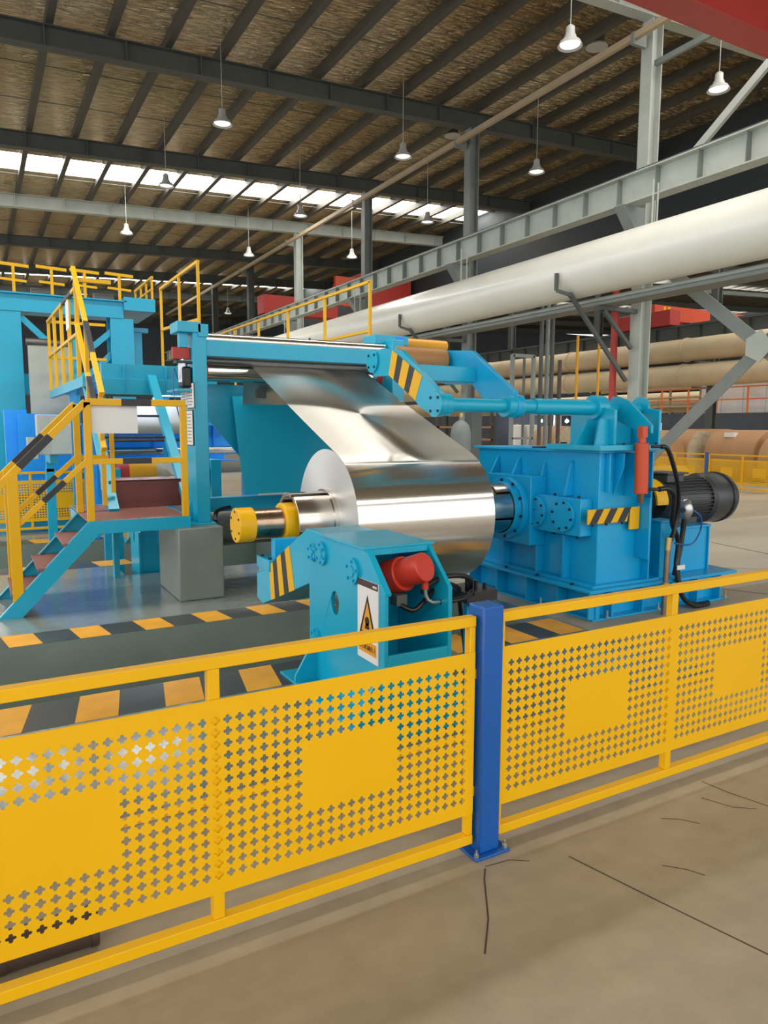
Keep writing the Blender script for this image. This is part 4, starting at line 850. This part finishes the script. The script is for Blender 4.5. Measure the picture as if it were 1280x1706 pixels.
MB().beam((12, 9.9, 6.5), (12, 6.9, 8.65), .14, .08, (1, 0, 0)).build('brace_tube', 'grey_l', t); MB().beam((12, 10.55, 8.72), (12, 4.7, 8.72), .1, .08, (1, 0, 0)).build('brace_strut', 'grey_m', t)
t = thing('bridge_crane', 'red overhead crane beam crossing the top right corner', 'crane', (8, 6.5, 6.6))
bx('crane_girder', 'crane_red', t, -8, 11.9, 6.3, 6.72, 6.72, 7.55, bevel=.01); bx('crane_end_carriage', 'crane_red', t, 11.2, 11.7, 5.6, 7.4, 6.6, 6.9, bevel=.02)
t = thing('far_red_crane', 'red crane beam glimpsed between two grey columns', 'crane', (16, 31, 7))
MB().prism([(14.6, 7.3), (18.9, 7.3), (18.9, 9.0), (16.4, 8.9), (15.0, 8.3)], 31, 31.6, 'y').build('crane_girder', 'crane_red', t); bx('crane_end', 'orange', t, 14.75, 16.2, 30.8, 31.0, 7.2, 8.5); bx('crane_carriage', 'crane_red', t, 11.3, 14.9, 30.9, 31.7, 6.6, 7.4)
t = thing('orange_crane', 'orange overhead crane girder seen below the white duct', 'crane', (24, 20.6, 5.6))
bx('crane_girder', 'orange', t, 24.0, 34, 20.6, 21.2, 5.95, 6.55, bevel=.02); bx('crane_end_carriage', 'crane_red', t, 23.7, 24.3, 19.6, 22.2, 5.6, 6.2, bevel=.02); bx('lower_flange', 'orange', t, 24.2, 29, 20.3, 21.2, 5.72, 5.80); bx('hook_block', 'grey_d', t, 25.6, 26.6, 20.2, 20.5, 5.6, 5.9)
bx('yellow_slash', 'yellow', t, 24.5, 24.65, 20.585, 20.6, 6.0, 6.5, bevel=0); bx('yellow_slash', 'yellow', t, 24.75, 24.9, 20.585, 20.6, 6.0, 6.5, bevel=0); MB().cyl((29.2, 20.6, 6.2), (29.2, 20.58, 6.2), .13, 16).build('yellow_disc', 'yellow', t)
for k, (x, z, r, ya, lab) in enumerate(((23.4, 4.53, .42, 8, 'thick beige overhead pipe, topmost of three in the next hall'), (23.3, 3.58, .42, 8, 'thick beige overhead pipe, middle of three in the next hall'), (29.5, 2.85, .48, 10, 'thick beige overhead pipe, lowest of three in the next hall'))):
    t = thing('beige_pipe', lab, 'pipe', (x, 20, z-r), group='beige pipes in the next hall')
    MB().cyl((x, ya, z), (x, 50, z), r, 32).build('pipe_shell', 'beige', t)
    for y in (12.5, 18.5, 24.5, 30.5): 
        if y > ya: MB().lathe([(-.04, r+.03), (.04, r+.03), (.04, r-.01), (-.04, r-.01), (-.04, r+.03)], (x, y, z), 'y', 32).build('pipe_band', 'beige', t)
    for y in (18.1, 24, 30): bx('pipe_bracket', 'grey_d', t, x, x+.8, y-.05, y+.05, z-r-.06, z-r, bevel=0)
# pendant lamps
def pendant(x, y, z, lab, on=True):
    t = thing('pendant_lamp', lab, 'lamp', (x, y, z), group='high bay pendant lamps')
    MB().cyl((x, y, z+.3), (x, y, zr(x)), .008, 6).build('cord', 'grey_l', t)
    MB().lathe([(.34, .04), (.31, .075), (.20, .08), (.17, .10), (.10, .12), (.08, .17), (.01, .21), (0, .215), (.01, .20), (.12, .10)], (x, y, z), 'z', 24).build('reflector', 'lamp_off', t, fix=False)
    MB().cyl((x, y, z+.03), (x, y, z+.05), .17, 20).build('diffuser', 'lamp_on' if on else 'lamp_off', t)
for (x, y, lab) in ((9.35, 10.1, 'pendant lamp hanging highest, just left of the pale near column'), (13.05, 9.9, 'pendant lamp right of the pale near column'), (5.08, 16.3, 'pendant lamp hanging below the dark upper left rafter'),
                    (9.5, 16.0, 'pendant lamp left of the second column'), (13.05, 15.2, 'pendant lamp between the two nearest columns'), (4.95, 21.1, 'pendant lamp in front of the skylight strip'), (9.27, 21.9, 'pendant lamp below the right half of the skylight strip'),
                    (13.1, 20.5, 'pendant lamp just left of the second column, below the far skylight end'), (4.9, 26.8, 'pendant lamp leftmost under the pale rafter'), (9.6, 27.8, 'pendant lamp second from left under the pale rafter'), (13.2, 26.1, 'pendant lamp beside the column near the red crane'),
                    (13.3, 42.4, 'tiny pendant lamp above the left leg of the roll frame'), (5.1, 40.0, 'tiny pendant lamp far left beside the portal platform')):
    pendant(x, y, 8.2, lab)
for (x, y, lab) in ((12.35, 12.5, 'round roof vent nearest the pale column'), (12.4, 18.1, 'round roof vent beyond the second column')):
    t = thing('roof_vent', lab, 'roof vent', (x, y, zr(x)-.25), group='round roof vents')
    MB().cyl((x, y, zr(x)-.2), (x, y, zr(x)), .16, 24).build('vent_pipe', 'grey_d', t); MB().cyl((x, y, zr(x)-.25), (x, y, zr(x)-.2), .24, 24, .20).build('vent_cap', 'lamp_off', t)

# ================================================================== NEXT HALL CLUTTER
t = thing('partition_wall', 'dark grey partition wall with small windows behind the paper rolls', 'partition', (27, 18, 0))
bx('wall_panel', 'clad_d', t, 27, 27.1, 8, 45, 0, 2.25, bevel=0)
for (y0, y1) in ((15.9, 17.4), (22.5, 24.2)): bx('window_pane', 'glass', t, 26.97, 27.0, y0, y1, 1.5, 1.85, bevel=0)
t = thing('cladding_box', 'pale sheet-clad enclosure with orange railing at the right edge', 'enclosure', (27.6, 14, 2.25))
for k in range(12): bx('cladding_panel', 'clad', t, 27.3, 27.4, 9+.98*k, 9.96+.98*k, 2.25, 3.75, bevel=.01)
bx('cladding_roof', 'clad', t, 27.3, 29, 9, 20.7, 3.75, 3.8, bevel=0)
t = thing('orange_railing', 'thin orange railing in front of the pale cladding', 'railing', (27, 16, 2.25))
for k in range(10): MB().beam((27.05, 10+1.4*k, 2.25), (27.05, 10+1.4*k, 3.3), .06).build('rail_post', 'rail_or', t)
for z in (2.8, 3.3): MB().beam((27.05, 9.5, z), (27.05, 24, z), .05).build('rail_bar', 'rail_or', t)
t = thing('storage_racks', 'dark storage racking left of the pale cladding', 'rack', (27.5, 24, 2.25))
for k in range(5): MB().beam((27.6, 21+1.6*k, 0), (27.6, 21+1.6*k, 3.5), .09).build('rack_post', 'tan', t)
for z in (2.6, 3.0, 3.4): bx('rack_shelf', 'beige', t, 27.5, 28.3, 20.9, 27.5, z-.03, z+.03, bevel=0)
def roll(x, y0, y1, r, lab, z=None, mm='kraft', me_='kraft_end'):
    t = thing('paper_roll', lab, 'roll', (x, (y0+y1)/2, 0), group='wrapped paper rolls')
    z = z if z is not None else r
    MB().cyl((x, y0, z), (x, y1, z), r, 40).build('roll_body', mm, t, bevel=.03); MB().cyl((x, y0-.012, z), (x, y0-.002, z), r*.96, 40).build('roll_end', me_, t); MB().cyl((x, y0-.02, z), (x, y0-.01, z), .06, 16).build('core_plug', 'kraft', t)
roll(20.6, 15.5, 17.2, .78, 'brown paper roll with pale wrapped end behind the fence')
roll(20.9, 13.4, 15.1, .79, 'largest brown paper roll with a label, right of the pale roll end', me_='kraft')
roll(19.05, 15.5, 17.1, .72, 'brown paper roll partly hidden by the diagonal brace', me_='kraft')
roll(22.5, 15.9, 17.6, .80, 'brown paper roll in the rear row below the dark partition')
roll(20.4, 11.4, 13.0, .70, 'light brown paper roll cut by the right picture edge', me_='kraft')
roll(20.0, 21.0, 22.4, .85, 'brown paper roll seen above the gearbox top', me_='kraft_end')
t = bpy.data.objects['paper_roll.001']; MB().box(20.32, 20.5, 14.2, 14.55, 1.36, 1.50).build('paper_label', 'white', t)
t = thing('gas_cylinder', 'tall grey gas cylinder standing behind the coil', 'gas cylinder', (6.42, 9.05, 0))
MB().lathe([(0, .0), (0, .155), (1.52, .155), (1.60, .148), (1.68, .12), (1.73, .07), (1.75, .03), (1.80, .03), (1.80, 0)], (6.42, 9.05, 0), 'z', 32).build('cylinder_shell', 'grey_m', t); MB().cyl((6.42, 9.05, 1.78), (6.42, 9.05, 1.86), .03, 12).build('valve', 'brass', t)
t = thing('service_post', 'dark grey steel post just right of the gas cylinder', 'post', (6.95, 9.4, 0)); bx('post', 'grey_d', t, 6.88, 7.08, 9.4, 9.6, 0, 1.95); bx('post_cap', 'grey_d', t, 6.84, 7.12, 9.36, 9.64, 1.95, 1.98)
t = thing('steel_gate_frame', 'slim grey steel gate frame standing behind the pivot shaft', 'frame', (11.8, 14, 0))
for x in (11.46, 12.12): bx('frame_post', 'grey_m', t, x-.04, x+.04, 14.0, 14.08, 0, 3.40, bevel=0)
bx('frame_bar', 'grey_m', t, 11.46, 12.12, 14.0, 14.08, 3.34, 3.42, bevel=0); bx('frame_bar', 'grey_m', t, 11.46, 12.12, 14.0, 14.06, 2.2, 2.28, bevel=0); bx('frame_bar', 'grey_m', t, 11.46, 12.12, 14.0, 14.06, 1.35, 1.4, bevel=0)
bx('frame_mullion', 'grey_d', t, 11.80, 11.85, 14.02, 14.06, 0, 3.34, bevel=0)
for k, (x, y, m) in enumerate(((12.5, 14.2, 'grey_d'), (12.7, 14.2, 'grey_m'), (12.95, 14.3, 'grey_d'), (13.5, 14.6, 'pipe_rust'))):
    MB().cyl((x, y, 0), (x, y, 4.9 if k < 3 else 3.4), .055, 10).build('vertical_pipe', m, org=(x, y, 0), label=['thin dark vertical pipe next to the gate frame', 'thin grey vertical pipe second from the gate frame', 'thin dark vertical pipe third from the gate frame', 'brownish vertical pipe right of the grey pipes'][k], cat='pipe')
for k, (x, y) in enumerate(((14.4, 14.9), (15.2, 14.9))):
    MB().cyl((x, y, 0), (x, y, 4.12), .04, 10).build('yellow_pole', 'amber', org=(x, y, 0), label=['thin yellow pole left of the duct bracket strut', 'thin yellow pole nearer the red pipe and column'][k], cat='pole')
t = thing('pallet_rack', 'brown timber stillage in the far aisle behind the shaft', 'stillage', (18, 26, 0))
for k in range(3): bx('stillage_shelf', 'kraft', t, 17.2, 20.2, 26, 27, .5+.55*k, .58+.55*k, bevel=0)
for x in (17.2, 18.7, 20.1): bx('stillage_post', 'pipe_rust', t, x, x+.12, 26, 26.1, 0, 2.3, bevel=0)
for k in range(7):
    x = 16.0+.46*k; y = 23.0+.1*(k % 3); z = .62
    MB().sphere((x, y, z), .38, 14, 9, (.6, .9, .68)).build('pale_bag', 'bag', org=(x, y, 0), label='pale stuffed bag beyond the gearbox, %s from the left of its heap' % ['first', 'second', 'third', 'fourth', 'fifth', 'sixth', 'seventh'][k], cat='bag', group='pale bags beyond the gearbox')
t = thing('bag_platform', 'low reddish platform under the pale bags', 'platform', (18, 22.5, 0)); bx('platform_top', 'crane_red', t, 15.7, 19.1, 22.5, 23.5, .28, .36); 
for x in (15.8, 17.4, 18.8): bx('platform_leg', 'pipe_rust', t, x, x+.15, 22.6, 23.4, 0, .28)
t = thing('workshop_booth', 'bright workshop booth with white door frames and work lights', 'booth', (24.5, 26.5, 0))
for x in (22.9, 24.3, 24.6, 26.1, 26.4): bx('door_post', 'white', t, x, x+.12, 26.5, 26.6, 0, 2.3, bevel=0)
bx('door_head', 'white', t, 22.9, 24.42, 26.5, 26.6, 2.22, 2.32, bevel=0); bx('door_head', 'white', t, 24.6, 26.22, 26.5, 26.6, 2.22, 2.32, bevel=0); bx('booth_back', 'clad_d', t, 22, 26.9, 28, 28.1, 0, 2.6, bevel=0)
for x in (23.75, 25.45): MB().sphere((x, 26.9, 1.95), .09, 12, 8).build('work_light', 'led', t); 
for x in (23.75, 25.45): MB().cyl((x, 26.9, 2.0), (x, 26.9, 2.6), .012, 6).build('light_cord', 'grey_d', t)
bx('booth_roof', 'clad_d', t, 22, 26.9, 26.4, 28.1, 2.6, 2.66, bevel=0); bx('booth_bench', 'azure', t, 23.2, 26.2, 27.2, 27.8, .5, .9)
for k, (x, y) in enumerate(((20.9, 25.2), (21.6, 25.0))):
    t = thing('white_film_roll', ['upright white film roll left of the booth', 'upright white film roll next to the booth door'][k], 'film roll', (x, y, 0), group='upright white film rolls'); MB().cyl((x, y, 0), (x, y, 1.75), .33, 24).build('film_body', 'white', t, bevel=.03); MB().cyl((x, y, 1.74), (x, y, 1.80), .06, 12).build('core', 'kraft', t)
# floor joints
crack([(1.582, 2.03), (1.54, 1.98), (1.50, 1.92), (1.42, 1.80), (1.309, 1.673)], .006); crack([(1.913, 1.935), (2.0, 1.58), (2.09, 1.238), (2.3, .4)], .006)
crack([(2.883, 2.08), (2.90, 1.95), (2.95, 1.77), (3.1, 1.5)], .005); crack([(1.588, 2.04), (1.696, 2.03), (1.76, 1.985)], .004)
crack([(2.45, 1.95), (2.52, 1.90), (2.56, 1.84)], .004); crack([(2.75, 1.98), (2.80, 1.86), (2.88, 1.80)], .004); crack([(2.18, 1.72), (2.24, 1.66), (2.27, 1.60)], .004)
crack([(6.5, 4.9), (6.8, 4.3), (7.2, 3.0)], .02); crack([(6.3, 6.0), (7.6, 5.45), (8.0, 5.05), (10, 3)], .012); crack([(9.2, 6.7), (9.0, 5.6), (9.4, 4.0)], .03)

t = thing('added_tube_light', 'added glowing white tube light under the upper walkway', 'lamp', (2, 10.1, 2.05))  # lamp added behind the beam to brighten the film and roller unit
MB().cyl((1.45, 10.1, 2.08), (2.5, 10.1, 2.08), .025, 12).build('tube', 'tube', t); bx('tube_housing', 'white', t, 1.4, 2.55, 10.07, 10.13, 2.11, 2.16);
